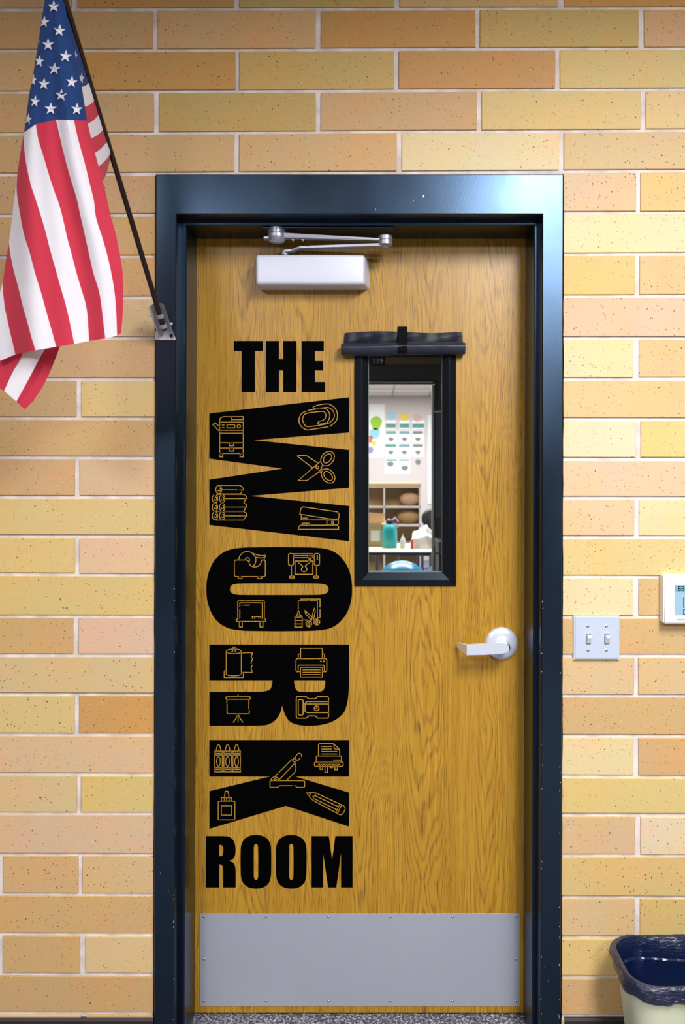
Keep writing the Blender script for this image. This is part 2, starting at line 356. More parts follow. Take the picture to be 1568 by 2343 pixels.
# floor, ceiling, far side walls
bm = bmesh.new(); box(bm, (-4.2, -6.5, -.05), (4.2, .30, 0)); floor = struct(obj('floor', bm, M_['carpet']))
bm = B((-2.5, .30, -.05), (3.5, 11.6, 0)); struct(obj('floor', bm, M_['carpet']))
bm = bmesh.new(); box(bm, (-4.2, -6.5, CEIL), (4.2, .30, CEIL+.04)); struct(obj('ceiling', bm, M_['ceiling_tile']))
bm = bmesh.new(); box(bm, (-4.3, -6.5, 0), (-4.2, .3, CEIL)); struct(obj('wall_left', bm, M_['room_wall']))
bm = bmesh.new(); box(bm, (4.2, -6.5, 0), (4.3, .3, CEIL)); struct(obj('wall_right', bm, M_['room_wall']))
bm = bmesh.new(); box(bm, (-4.3, -6.6, 0), (4.3, -6.5, CEIL)); struct(obj('wall_front', bm, M_['room_wall']))
bm = bmesh.new(); box(bm, (-4.2, .009, 0), (-2.2, .30, CEIL)); box(bm, (2.2, .009, 0), (4.2, .30, CEIL)); struct(obj('wall_side', bm, M_['room_wall']))
for (tx, ty) in TROFFERS:
    bm = bmesh.new()
    for a, b in (((-.32, -.62), (-.29, .62)), ((.29, -.62), (.32, .62)), ((-.29, -.62), (.29, -.59)), ((-.29, .59), (.29, .62))):
        box(bm, (tx+a[0], ty+a[1], CEIL-.02), (tx+b[0], ty+b[1], CEIL))
    o = struct(obj('trim_1', bm, M_['lamp_housing'])); o['label'] = 'white recessed ceiling light frame'
# baseboards
for side, xa, xb in (('left', -2.2, FRX[0]-.006), ('right', FRX[3]+.006, 2.2)):
    bm = bmesh.new(); prof = [(MF, 0), (-.012, 0), (-.004, .012), (.002, .03), (.003, .094), (.0065, .1), (MF, .1)]
    a = [bm.verts.new((xa, y, z)) for y, z in prof]; b = [bm.verts.new((xb, y, z)) for y, z in prof]
    for i in range(len(prof)-1): bm.faces.new((a[i], a[i+1], b[i+1], b[i]))
    bm.faces.new(a); bm.faces.new(b)
    struct(obj('baseboard_'+side, bm, M_['rubber_base']))

# ---------------------------------------------------------------- door frame (hollow metal, double rabbet)
bm = bmesh.new()
wL, wR, wT = FRX[1]-FRX[0], FRX[3]-FRX[2], ZTOP_OUT-ZTOP_IN
# each station: (xL, xR, zTop, Y)
r = .0022
st = [(FRX[0], FRX[3], ZTOP_OUT, .03), (FRX[0], FRX[3], ZTOP_OUT, r), (FRX[0]+r, FRX[3]-r, ZTOP_OUT-r, 0),
      (FRX[1]-r, FRX[2]+r, ZTOP_IN+r, 0), (FRX[1], FRX[2], ZTOP_IN, r), (FRX[1], FRX[2], ZTOP_IN, STOPY)]
sl, sr, sz = XSL, XSR, ZSTOP
st += [(sl-r, sr+r, sz+r, STOPY), (sl, sr, sz, STOPY+r), (sl, sr, sz, DOORY-.001), (sl-.014, sr+.014, sz+.014, DOORY-.001), (sl-.014, sr+.014, sz+.014, .26)]
cols = []
for xl, xr, zt, y in st:
    cols.append([bm.verts.new((xl+lean(0), y, 0)), bm.verts.new((xl+lean(zt), y, zt)), bm.verts.new((xr+lean(zt), y, zt)), bm.verts.new((xr+lean(0), y, 0))])
for a, b in zip(cols, cols[1:]):
    for i in range(3): bm.faces.new((a[i], a[i+1], b[i+1], b[i]))
fr = struct(obj('door_frame', bm, M_['black_paint'], smooth=False)); fr.name = 'trim_2'; fr['label'] = 'black painted steel door frame with stepped rabbets'
for p in fr.data.polygons: p.use_smooth = False
# chips of bare metal along the edges of the frame
rc = random.Random(11)
for xe, side in ((FRX[1], -1), (FRX[2], 1), (FRX[3]-.002, -1)):
    bm = bmesh.new()
    for k in range(20):
        z = rc.random()**1.6*1.15+.02; s_ = rc.uniform(.0004, .0011); h_ = rc.uniform(.0008, .0034); x_ = xe+lean(z)+side*rc.uniform(.001, .0035)
        v = [bm.verts.new((x_+a*s_, -.00025, z+b*h_)) for a, b in ((-1, -.6), (.3, -1), (1, .2), (.1, 1))]; bm.faces.new(v)
    o = obj('paint_chips', bm, mat('bare_metal', (178, 180, 184), .5), fr); o['kind'] = 'stuff'
# caulk line round the frame
bm = bmesh.new()
for s, xo in ((-1, FRX[0]), (1, FRX[3])):
    pts = [(xo+s*(.0032+random.uniform(-.0006, .0006)), z) for z in [i*ZTOP_OUT/60 for i in range(61)]]
    for (x0, z0), (x1, z1) in zip(pts, pts[1:]):
        v = [bm.verts.new(Vector(q)) for q in ((xo+lean(z0), .006, z0), (x0+lean(z0), .0075, z0), (x1+lean(z1), .0075, z1), (xo+lean(z1), .006, z1))]; bm.faces.new(v)
        v = [bm.verts.new(Vector(q)) for q in ((x0+lean(z0), .0075, z0), (x0+lean(z0), .02, z0), (x1+lean(z1), .02, z1), (x1+lean(z1), .0075, z1))]; bm.faces.new(v)
o = obj('caulk', bm, M_['black_gap'], fr)

# ---------------------------------------------------------------- door
door = bpy.data.objects.new('door_1', None); COL.objects.link(door); door['kind'] = 'structure'
door['label'] = 'oak veneer door with narrow vision window and steel kick plate'
def doorpx(x, y): p = px(x, y, DOORY); return p.x, p.z
WX0, WZ1 = doorpx(827, 790); WX1, WZ0 = doorpx(1028, 1326)
ZB = doorpx(0, 2317)[1]
bm = bmesh.new()
X0, X1, ZT = sl-.011, sr+.011, ZSTOP+.011
outer = [(X0+lean(ZB), ZB), (X1+lean(ZB), ZB), (X1+lean(ZT), ZT), (X0+lean(ZT), ZT)]
inner = [(WX0, WZ0), (WX1, WZ0), (WX1, WZ1), (WX0, WZ1)]
fo = [bm.verts.new((a, DOORY, b)) for a, b in outer]; fi = [bm.verts.new((a, DOORY, b)) for a, b in inner]
bo = [bm.verts.new((a, DB, b)) for a, b in outer]; bi = [bm.verts.new((a, DB, b)) for a, b in inner]
for i in range(4):
    j = (i+1) % 4
    bm.faces.new((fo[i], fo[j], fi[j], fi[i])); bm.faces.new((bo[i], bo[j], bi[j], bi[i])); bm.faces.new((fo[i], fo[j], bo[j], bo[i])); bm.faces.new((fi[i], fi[j], bi[j], bi[i]))
obj('door_leaf', bm, M_['oak'], door)
# vision frame (mitred), glass, screws
def ring(bm, stations):                  # stations: (x0,x1,z0,z1,Y)
    vs = [[bm.verts.new((a, y, c)), bm.verts.new((b, y, c)), bm.verts.new((b, y, d)), bm.verts.new((a, y, d))] for a, b, c, d, y in stations]
    for p, q in zip(vs, vs[1:]):
        for i in range(4): bm.faces.new((p[i], p[(i+1) % 4], q[(i+1) % 4], q[i]))
    return bm
gx0, gz1 = doorpx(843, 790+12); gx1, gz0 = doorpx(1013, 1310)
ox0, oz1 = doorpx(811.5, 786); ox1, oz0 = doorpx(1043.5, 1341)
mx0, mz1 = doorpx(827.5, 795); mx1, mz0 = doorpx(1028, 1326)
kit = obj('window_frame', ring(bmesh.new(), [(ox0, ox1, oz0, oz1, DOORY), (ox0, ox1, oz0, oz1, DOORY-.0035), (ox0+.001, ox1-.001, oz0+.001, oz1-.001, DOORY-.0045),
     (mx0, mx1, mz0, mz1, DOORY-.0125), (mx0+.0008, mx1-.0008, mz0+.0008, mz1-.0008, DOORY-.0125), (gx0, gx1, gz0, gz1, DOORY-.001), (gx0, gx1, gz0, gz1, DOORY+.04)]), M_['black_kit'], door, label='black metal frame of the door window')
ym = DOORY+.014
obj('glass', B((gx0-.004, ym, gz0-.004), (gx1+.004, ym+.006, gz1+.004)), M_['glass'], door, label='clear glass pane')
obj('glazing_bead', ring(bmesh.new(), [(gx0, gx1, gz0, gz1, DOORY+.008), (gx0+.0016, gx1-.0016, gz0+.0016, gz1-.0016, DOORY+.008), (gx0+.0016, gx1-.0016, gz0+.0016, gz1-.0016, DOORY+.0138)]), mat('bead', (110, 118, 118), .5), door)
def screw(parent, x, y, Y, r, m, nrm=(0, -1, 0)):
    bm = lathe(bmesh.new(), px(x, y, Y), nrm, [(0, r), (r*.25, r*.95), (r*.5, r*.6), (r*.42, r*.25), (r*.3, 0)], 12)
    return obj('screw', bm, M_[m], parent, True)
for y in (835, 1056, 1277):
    screw(kit, 832.5, y, DOORY-.006, .0032, 'dark_screw'); screw(kit, 1024.5, y, DOORY-.006, .0032, 'dark_screw')
screw(kit, 926, 1320.5, DOORY-.006, .0036, 'dark_screw')
# kick plate
kx0, kz1 = doorpx(457, 2090); kx1, kz0 = doorpx(1190, 2302)
kp = obj('kick_plate', B((kx0, DOORY-.0016, kz0), (kx1, DOORY, kz1), .0005), M_['brushed_steel'], door, label='brushed stainless steel kick plate')
for x in (467, 609.5, 752, 893.5, 1036, 1179.5):
    for y in (2098, 2291): screw(kp, x, y, DOORY-.0016, .0033, 'screw')
for x in (467, 1179.5): screw(kp, x, 2195, DOORY-.0016, .0033, 'screw')
# lever handle
hx, hz = doorpx(1148, 1472)
han = obj('door_handle', lathe(bmesh.new(), (hx, DOORY, hz), (0, -1, 0), [(0, .0435), (.003, .0435), (.0065, .041), (.009, .034), (.0105, .02), (.0105, 0)], 48), M_['satin_chrome'], door, True, label='satin chrome lever handle')
obj('neck', lathe(bmesh.new(), (hx+.002, DOORY-.010, hz), (0, -1, 0), [(0, .021), (.004, .0205), (.006, .016), (.03, .0125), (.05, .012)], 32), M_['satin_chrome'], han, True)
LYf = DOORY-.064
pts = [(1068, 1476), (1110, 1473), (1148, 1470.5), (1156, 1471), (1162, 1474.5), (1166, 1481), (1166, 1488), (1161, 1494), (1154, 1496.5), (1110, 1498.5), (1068, 1500)]
bm = bmesh.new(); f = [bm.verts.new(px(a, b, LYf)) for a, b in pts]; k = [bm.verts.new(v.co+Vector((0, .011, 0))) for v in f]
bm.faces.new(f); bm.faces.new(k)
for i in range(len(pts)): bm.faces.new((f[i], f[(i+1) % len(f)], k[(i+1) % len(f)], k[i]))
bmesh.ops.bevel(bm, geom=[e for e in bm.edges if all(abs(v.co.y-LYf) < 1e-6 for v in e.verts)], offset=.0015, segments=2, affect='EDGES')
e0 = px(1068, 1476, LYf); e1 = px(1068, 1500, LYf)        # return leg toward the door
g0 = px(1046, 1469.5, DOORY-.014); g1 = px(1046, 1481, DOORY-.014)
ret = [e0, e1, g1, g0]; a = [bm.verts.new(v+Vector((.0004, 0, 0))) for v in ret]; b_ = [bm.verts.new(v+Vector((.009, .004 if i < 2 else 0, 0))) for i, v in enumerate(ret)]
bm.faces.new(a); bm.faces.new(b_)
for i in range(4): bm.faces.new((a[i], a[(i+1) % 4], b_[(i+1) % 4], b_[i]))
obj('lever', bm, M_['satin_chrome'], han, True)

# ---------------------------------------------------------------- door closer
cl = empty('door_closer', px(710, 616, DOORY), 'silver grey door closer box with folding arm at the top of the door', 'door closer')
CFY = DOORY-.062
a = px(585, 651, CFY); b = px(834.5, 581.5, CFY)
bm = bmesh.new(); nx = 6
box(bm, (a.x, CFY, a.z), (b.x, DOORY, b.z))
for v in bm.verts:
    if abs(v.co.y-DOORY) < 1e-6: v.co.x += .0125 if v.co.x > -.1 else -.0015; v.co.z += .0015 if v.co.z > 2.0 else -.0005
bmesh.ops.bevel(bm, geom=[e for e in bm.edges if not all(abs(v.co.y-DOORY) < 1e-6 for v in e.verts)], offset=.0085, segments=5, profile=.5, affect='EDGES')
obj('cover', bm, M_['silver_paint'], cl, True)
pv = px(633.5, 533, .078); pv.z = ZSTOP-.0175
bm = bmesh.new()
lathe(bm, (pv.x, pv.y, ZSTOP), (0, 0, -1), [(0, .0235), (.0125, .0235), (.0135, .0215), (.0155, .0215), (.0165, .0235), (.024, .0235), (.026, .0215), (.028, .0225), (.033, .0205), (.036, .012), (.0365, 0)], 32)
obj('pivot', bm, M_['arm_metal'], cl, True)
obj('shoe', B((pv.x-.034, .06, ZSTOP-.004), (pv.x+.30, .092, ZSTOP), .001), M_['black_paint'], cl)
el = px(882, 553, .080)
bm = bmesh.new(); lathe(bm, (el.x, el.y, el.z+.0155), (0, 0, -1), [(0, 0), (0, .016), (.003, .0185), (.012, .0185), (.0132, .017), (.0145, .017), (.0155, .0185), (.024, .0185), (.027, .015), (.029, .008), (.031, .0075), (.031, 0)], 28)
obj('elbow', bm, M_['arm_metal'], cl, True)
def bar(bm, p, q, w0, w1, h0, h1):       # flat arm: w in depth, h in height
    p, q = Vector(p), Vector(q); vs = []
    for c, w, h in ((p, w0, h0), (q, w1, h1)):
        vs.append([bm.verts.new(c+Vector((0, sy*w/2, sz*h/2))) for sy, sz in ((-1, -1), (1, -1), (1, 1), (-1, 1))])
    for i in range(4): bm.faces.new((vs[0][i], vs[0][(i+1) % 4], vs[1][(i+1) % 4], vs[1][i]))
    bm.faces.new(vs[0]); bm.faces.new(vs[1]); return bm
bm = bar(bmesh.new(), (pv.x, pv.y, px(0, 540, .078).z), (el.x, el.y, px(0, 550, .08).z), .024, .018, .0125, .0055)
bmesh.ops.bevel(bm, geom=bm.edges[:], offset=.0015, segments=2, affect='EDGES'); obj('upper_arm', bm, M_['arm_metal'], cl, True)
bm = bar(bmesh.new(), px(880, 561, .08), px(684, 568, .112), .018, .024, .0065, .005)
bar(bm, px(686, 568, .112), px(668, 575.5, .118), .024, .024, .005, .005); bar(bm, px(669, 575, .118), px(652, 577, .12), .024, .024, .005, .005)
obj('lower_arm', bm, M_['arm_metal'], cl, True)
obj('spindle', cyl(bmesh.new(), px(652, 574, .125), px(652, 584, .125), .011), M_['arm_metal'], cl, True)
bm = bar(bmesh.new(), (pv.x-.033, pv.y, px(0, 546, .078).z), (pv.x, pv.y, px(0, 545, .078).z), .02, .024, .006, .006); bmesh.ops.bevel(bm, geom=bm.edges[:], offset=.001, affect='EDGES')
obj('arm_tab', bm, M_['arm_metal'], cl)
screw(cl, 693, 549, .068, .0035, 'screw'); screw(cl, 671, 549, .068, .0035, 'screw')

# ---------------------------------------------------------------- vinyl lettering
SC = 1568/360.0
CR = {'A': (460, 760), 'B': (460, 1080), 'C': (460, 1240), 'D': (460, 1460), 'E': (460, 1680), 'F': (460, 1890)}
def cv(c, pts): o = CR[c]; return [(o[0]+x/SC, o[1]+y/SC) for x, y in pts]
dec = empty('door_decal', px(640, 1400, DOORY), 'black vinyl lettering reading THE WORK ROOM down the oak door', 'decal')
def letter(loops, lab):
    return obj('letter', plate(bmesh.new(), loops, DOORY, .0005), M_['vinyl'], dec, label=lab)
letter([cv('A', [(327, 88), (616, 88), (616, 188), (537, 188), (537, 598), (405, 598), (405, 188), (327, 188)])], 'letter T of THE')
letter([cv('A', [(647, 88), (778, 88), (778, 270), (820, 270), (820, 88), (952, 88), (952, 598), (820, 598), (820, 382), (778, 382), (778, 598), (647, 598)])], 'letter H of THE')
letter([cv('A', [(1003, 88), (1225, 88), (1225, 188), (1137, 188), (1137, 288), (1219, 288), (1219, 382), (1137, 382), (1137, 497), (1236, 497), (1236, 598), (1003, 598)])], 'letter E of THE')
LW = letter([[(479.3, 946), (799.1, 909), (799.1, 989.4), (580.5, 1007), (799.1, 1029.5), (799.1, 1116), (572.5, 1134.6), (799.1, 1157.6), (799.1, 1238.2), (479.3, 1201), (479.3, 1097.4), (646.4, 1072.2), (479.3, 1049.3)]], 'large sideways letter W holding four tool icons')
def mir(pts, s): return pts+[(x, s-y) for x, y in pts[::-1]][1:-1]
oo = [(55, 470), (70, 330), (130, 190), (235, 98), (380, 60), (640, 52), (900, 52), (1180, 60), (1330, 100), (1435, 200), (1492, 330), (1507, 470)]
oi_ = [(290, 470), (300, 437), (340, 419), (430, 413), (780, 412), (1120, 413), (1215, 419), (1260, 437), (1272, 470)]
LO = letter([cv('C', crom(mir(oo, 940), 6, True)), cv('C', crom(mir(oi_, 940), 6, True))], 'large sideways letter O holding four tool icons')
ro = [(84, 64), (1477, 64)]+crom([(1477, 380), (1475, 500), (1462, 630), (1425, 740), (1340, 815), (1230, 858), (1110, 872), (980, 866), (890, 832), (840, 765), (810, 672)], 6)+crom([(810, 672), (790, 745), (745, 815), (670, 860), (600, 870), (500, 872)], 6)+[(84, 872), (84, 536)]+crom([(540, 536), (620, 532), (680, 516), (706, 480), (713, 426)], 5)+[(84, 426)]
rh = [(928, 426), (1240, 426)]+crom([(1240, 430), (1232, 495), (1205, 527), (1150, 536), (1020, 536), (965, 527), (938, 490), (928, 430)], 5)
LR = letter([cv('D', ro), cv('D', rh)], 'large sideways letter R holding four tool icons')
LK = letter([cv('E', [(84, 58), (1477, 58), (1477, 421), (937, 421), (1477, 581), (1477, 920), (848, 713), (84, 942), (84, 567), (690, 421), (84, 421)])], 'large sideways letter K holding five tool icons')
r1 = [(49, 100)]+crom([(215, 100), (265, 104), (305, 122), (332, 160), (344, 215), (343, 275), (330, 315), (305, 337), (272, 347)], 5)+crom([(272, 347), (312, 360), (335, 385), (344, 425), (346, 480)], 5)+[(346, 611), (222, 611)]+crom([(222, 440), (216, 400), (200, 384), (182, 380)], 4)+[(182, 611), (49, 611)]
r2 = [(182, 187)]+crom([(184, 187), (208, 191), (221, 210), (223, 240), (220, 278), (208, 297), (184, 301)], 4)+[(182, 301)]
letter([cv('F', r1), cv('F', r2)], 'letter R of ROOM')
for dx, lab in ((0, 'first letter O of ROOM'), (352, 'second letter O of ROOM')):
    q = [(549, 90), (615, 99), (668, 135), (695, 190), (701, 260), (701, 450), (694, 522), (668, 577), (615, 613), (549, 622)]
    q = q+[(1097-x, y) for x, y in q[::-1]][1:-1]
    h = [(549, 177), (562, 183), (569, 205), (571, 260), (571, 455), (569, 510), (562, 530), (549, 537)]; h = h+[(1098-x, y) for x, y in h[::-1]][1:-1]
    letter([cv('F', [(x+dx, y) for x, y in crom(q, 6, True)]), cv('F', [(x+dx, y) for x, y in crom(h, 6, True)])], lab)
letter([cv('F', [(1103, 100), (1275, 100), (1308, 337), (1340, 100), (1512, 100), (1512, 611), (1397, 611), (1397, 270), (1350, 611), (1268, 611), (1218, 270), (1218, 611), (1103, 611)])], 'letter M of ROOM')
# icons: outlines cut out of the letters, the oak shows in them
def PLn(*p, c=False): return (list(p), c)
def RR(x0, y0, x1, y1, r):
    pts = []
    for cx, cy, a in ((x1-r, y0+r, -90), (x1-r, y1-r, 0), (x0+r, y1-r, 90), (x0+r, y0+r, 180)):
        for k in range(4 if r > 4 else 1):
            t = math.radians(a+(30*k if r > 4 else 45)); rr = r if r > 4 else r*1.414
            pts.append((cx+rr*math.cos(t), cy+rr*math.sin(t)))
    return (pts, True)
def EL(cx, cy, rx, ry, a0=0, a1=360, rot=0, n=24):
    full = abs(a1-a0) >= 360; pts = []; R = math.radians(rot)
    for i in range(n if full else n+1):
        t = math.radians(a0+(a1-a0)*i/n); x, y = rx*math.cos(t), ry*math.sin(t)
        pts.append((cx+x*math.cos(R)-y*math.sin(R), cy+x*math.sin(R)+y*math.cos(R)))
    return (pts, full)
def DOT(cx, cy, r): return EL(cx, cy, r/2, r/2, n=8)
def CRV(*p): return ([tuple(q) for q in crom(list(p), 4)], False)
def icon(parent, crop, strokes, lab, w=8.2):
    bm = bmesh.new()
    for pts, closed in strokes:
        P2 = [Vector(p) for p in pts]; n = len(P2); q = []
        for i in range(n):
            a = P2[i-1] if (i > 0 or closed) else None; c = P2[(i+1) % n] if (i < n-1 or closed) else None; b = P2[i]
            d1 = (b-a).normalized() if a is not None and (b-a).length > 1e-5 else None; d2 = (c-b).normalized() if c is not None and (c-b).length > 1e-5 else None
            if d1 is None: d1 = d2
            if d2 is None: d2 = d1
            if d1 is None: d1 = d2 = Vector((1, 0))
            t = (d1+d2); t = t.normalized() if t.length > .05 else d1
            nn = Vector((-t.y, t.x)); k = 1/max(.5, nn.dot(Vector((-d1.y, d1.x))))
            e = Vector((0, 0))
            if a is None: e = -d2*w*.35
            if c is None: e = d1*w*.35
            q.append((b+e+nn*w/2*k, b+e-nn*w/2*k))
        V = [[bm.verts.new(px(*cv(crop, [tuple(s)])[0], DOORY-.0007)) for s in pr] for pr in q]
        for i in range(n if closed else n-1):
            j = (i+1) % n
            try: bm.faces.new((V[i][0], V[j][0], V[j][1], V[i][1]))
            except ValueError: pass
    return obj('icon', bm, M_['oak'], parent, label=lab)
icon(LW, 'A', [PLn((187, 1215), (187, 880), (195, 855), (220, 842), (422, 842), (422, 872), (303, 872)), PLn((303, 842), (303, 895)), PLn((190, 897), (422, 897), (422, 1210)),
  RR(260, 922, 336, 955, 2), EL(378, 938, 17, 17, n=14), PLn((212, 925), (232, 925)), PLn((212, 952), (232, 952)), PLn((190, 978), (422, 978)), PLn((190, 1007), (422, 1007)), PLn((190, 1103), (422, 1103)),
  PLn((190, 1155), (422, 1155)), PLn((190, 1208), (422, 1208)), RR(282, 1105, 326, 1132, 3), RR(282, 1158, 326, 1185, 3), RR(187, 1210, 217, 1243, 2), RR(390, 1210, 422, 1243, 2), PLn((187, 942), (140, 902), (118, 922), (187, 990))], 'photocopier outline', 9.5)
icon(LW, 'A', [CRV((1268, 943), (1100, 970), (1055, 973), (1008, 948), (980, 905), (980, 855), (1003, 812), (1050, 785)),
  CRV((1068, 780), (1215, 758), (1255, 772), (1280, 808), (1282, 850), (1265, 890), (1232, 910), (1180, 917), (1165, 905), (1182, 888), (1215, 880), (1240, 855), (1246, 825), (1232, 798), (1200, 790), (1060, 808), (1022, 835), (1014, 875), (1030, 918), (1070, 942), (1240, 917), (1298, 890), (1328, 845), (1325, 800), (1298, 765), (1250, 750), (1145, 765), (1122, 755), (1130, 738), (1240, 715), (1300, 728), (1345, 770), (1361, 830), (1345, 890), (1285, 938))], 'paper clip outline')
icon(LW, 'A', [PLn((1110, 1350), (960, 1235), (972, 1228), (1048, 1228), (1162, 1302)), EL(1262, 1260, 60, 80, rot=38), EL(1262, 1258, 33, 52, rot=38), EL(1268, 1433, 58, 80, rot=-40), EL(1268, 1433, 34, 54, rot=-40),
  PLn((1195, 1285), (970, 1478), (1055, 1478), (1185, 1388), (1210, 1330)), EL(1160, 1348, 14, 14, n=14), PLn((1175, 1380), (1200, 1408)), PLn((1198, 1355), (1212, 1375))], 'scissors outline')
rl = [EL(178, 175, 30, 41), EL(182, 175, 13, 16, -90, 160), PLn((180, 133), (385, 133), (412, 148), (427, 180), (385, 180)), PLn((212, 178), (360, 178)), PLn((410, 180), (405, 205), (390, 218), (190, 218))]
for y in (265, 350, 437):
    for x in (140, 212): rl += [EL(x, y, 27, 41, -60 if x == 140 else 0, 240 if x == 140 else 360), EL(x+4, y, 13, 17, -90, 160)]
    rl += [PLn((160, y-42), (430, y-42), (452, y-24), (460, y), (248, y)), PLn((442, y), (438, y+25), (422, y+43), (150, y+43))]
icon(LW, 'B', rl, 'stack of paper rolls outline', 7.5)
icon(LW, 'B', [PLn((985, 420), (995, 365), (1018, 347), (1360, 397), (1380, 425), (1370, 470), (1300, 470), c=True), PLn((1000, 425), (1000, 478), (1370, 478)), PLn((1015, 458), (1060, 458)), RR(1255, 480, 1370, 525, 10), EL(1312, 503, 12, 12, n=12),
  PLn((973, 571), (973, 550), (990, 530), (1360, 530), (1372, 545), (1372, 571), c=True), PLn((1000, 530), (1010, 510), (1080, 510), (1092, 530))], 'stapler outline')
icon(LO, 'C', [PLn((460, 180), (345, 180), (334, 190), (334, 335), (345, 345), (630, 345), (642, 335), (642, 190), (632, 180), (605, 180)), CRV((605, 180), (595, 215), (565, 243), (522, 248), (490, 228), (475, 195), (460, 180)),
  EL(461, 178, 83, 82, 180, 300), CRV((502, 107), (535, 140), (548, 180), (540, 215), (520, 245)), EL(463, 180, 22, 23, 180, 400), CRV((510, 110), (550, 125), (600, 137), (638, 133), (640, 150), (600, 160), (545, 152)), PLn((632, 155), (632, 180)),
  RR(371, 346, 411, 366, 8), RR(565, 346, 606, 366, 8)], 'tape dispenser outline')
icon(LO, 'C', [RR(873, 116, 922, 232, 12), RR(1130, 116, 1182, 232, 12), PLn((922, 118), (1115, 118)), PLn((922, 136), (1130, 136)), PLn((922, 157), (1130, 157)), RR(1066, 138, 1112, 158, 3), PLn((1072, 162), (1098, 162), (1086, 192), c=True),
  PLn((1068, 190), (938, 190), (938, 322), (1115, 322), (1115, 190), (1095, 190)), CRV((970, 205), (1000, 228), (1015, 245), (1000, 270), (1008, 290), (1030, 296), (1052, 285), (1055, 262), (1040, 243), (1050, 228), (1085, 205)),
  PLn((902, 232), (902, 340)), PLn((1152, 232), (1152, 340)), RR(881, 340, 932, 360, 9), RR(1122, 340, 1173, 360, 9), DOT(1160, 138, 6), DOT(1160, 155, 6), DOT(1160, 173, 6), PLn((922, 205), (938, 205)), PLn((1115, 205), (1130, 205))], 'wide printer outline')
icon(LO, 'C', [RR(367, 587, 632, 770, 8), PLn((388, 645), (388, 607), (612, 607), (612, 770)), PLn((388, 674), (388, 770)), PLn((405, 630), (410, 630)), PLn((427, 630), (485, 630)), RR(352, 770, 647, 792, 2), RR(382, 795, 412, 847, 2), RR(588, 795, 618, 847, 2),
  RR(512, 745, 597, 770, 3), PLn((535, 745), (535, 770)), PLn((577, 745), (577, 770))], 'chalkboard outline')
icon(LO, 'C', [PLn((998, 587), (998, 568), (1187, 568), (1187, 650)), PLn((1187, 670), (1187, 756), (1168, 756)), PLn((970, 690), (970, 587), (1058, 587)), PLn((1077, 587), (1160, 587), (1160, 765)), PLn((958, 725), (972, 677), (987, 725)),
  CRV((945, 750), (950, 735), (965, 728), (985, 728), (998, 735), (1003, 750)), RR(936, 750, 1010, 848, 3), PLn((936, 783), (1010, 783)), PLn((936, 817), (1010, 817)), PLn((1012, 778), (1062, 778)),
  PLn((1095, 775), (1042, 712), (1036, 683), (1060, 705), (1135, 780)), PLn((1125, 765), (1140, 690), (1130, 662), (1118, 700), (1100, 790)), EL(1075, 817, 28, 30), EL(1075, 817, 12, 13, n=12), EL(1155, 798, 29, 29), EL(1155, 798, 12, 13, n=12)], 'glue, paper and scissors outline')
icon(LR, 'D', [EL(327, 133, 76, 23), PLn((252, 135), (252, 360)), PLn((403, 135), (403, 360)), EL(327, 358, 76, 18, 0, 180), RR(314, 88, 342, 135, 9), PLn((304, 136), (350, 136)), CRV((405, 148), (510, 148), (500, 180), (513, 210), (500, 240), (503, 256)),
  CRV((513, 272), (500, 300), (513, 340)), PLn((513, 342), (405, 342)), PLn((252, 325), (237, 325), (232, 335), (232, 393), (365, 393)), PLn((377, 393), (420, 393), (423, 380), (423, 345), (405, 345))], 'paper towel roll outline')
icon(LR, 'D', [PLn((993, 205), (993, 103), (1210, 103), (1210, 205)), PLn((990, 335), (957, 335), (947, 325), (947, 215), (957, 205), (1245, 205), (1255, 215), (1255, 325), (1245, 335), (1212, 335)), PLn((970, 330), (970, 280), (980, 270), (1222, 270), (1230, 280), (1230, 330)),
  RR(993, 292, 1210, 388, 1), PLn((1016, 317), (1188, 317)), PLn((1016, 341), (1188, 341)), PLn((1016, 364), (1188, 364)), DOT(1196, 232, 9), DOT(1226, 232, 9), PLn((970, 205), (970, 165), (990, 152)), PLn((1232, 205), (1232, 165), (1214, 152))], 'desktop printer outline')
icon(LR, 'D', [RR(250, 585, 490, 610, 5), PLn((258, 610), (258, 640)), PLn((260, 657), (260, 745), (268, 755), (475, 755), (482, 745), (482, 720)), PLn((478, 705), (478, 610)), PLn((370, 563), (370, 585)), PLn((370, 755), (370, 835)), PLn((365, 782), (322, 838)), PLn((376, 782), (418, 838)), RR(356, 775, 384, 787, 4)], 'projector screen outline')
icon(LR, 'D', [PLn((950, 595), (960, 582), (1045, 582), (1075, 605), (1140, 605), (1165, 582), (1262, 582), (1272, 595), (1272, 785), (1262, 798), (1165, 798), (1140, 775), (1075, 775), (1050, 798), (960, 798), (950, 785), c=True), RR(970, 612, 1018, 768, 14),
  PLn((1272, 633), (1055, 633), (1037, 650), (1037, 730), (1055, 743), (1272, 743)), PLn((1045, 657), (1272, 657)), EL(1153, 700, 24, 24), DOT(1153, 700, 7)], 'pencil sharpener outline', 9)
cr = []
for x in (138, 228, 318): cr += [RR(x, 168, x+75, 375, 1)]+[PLn((x, y), (x+75, y)) for y in (190, 207, 335, 352)]+[EL(x+37, 272, 18, 48), CRV((x+12, 168), (x+25, 118), (x+37, 103), (x+50, 118), (x+63, 168))]
icon(LK, 'E', cr, 'three crayons outline')
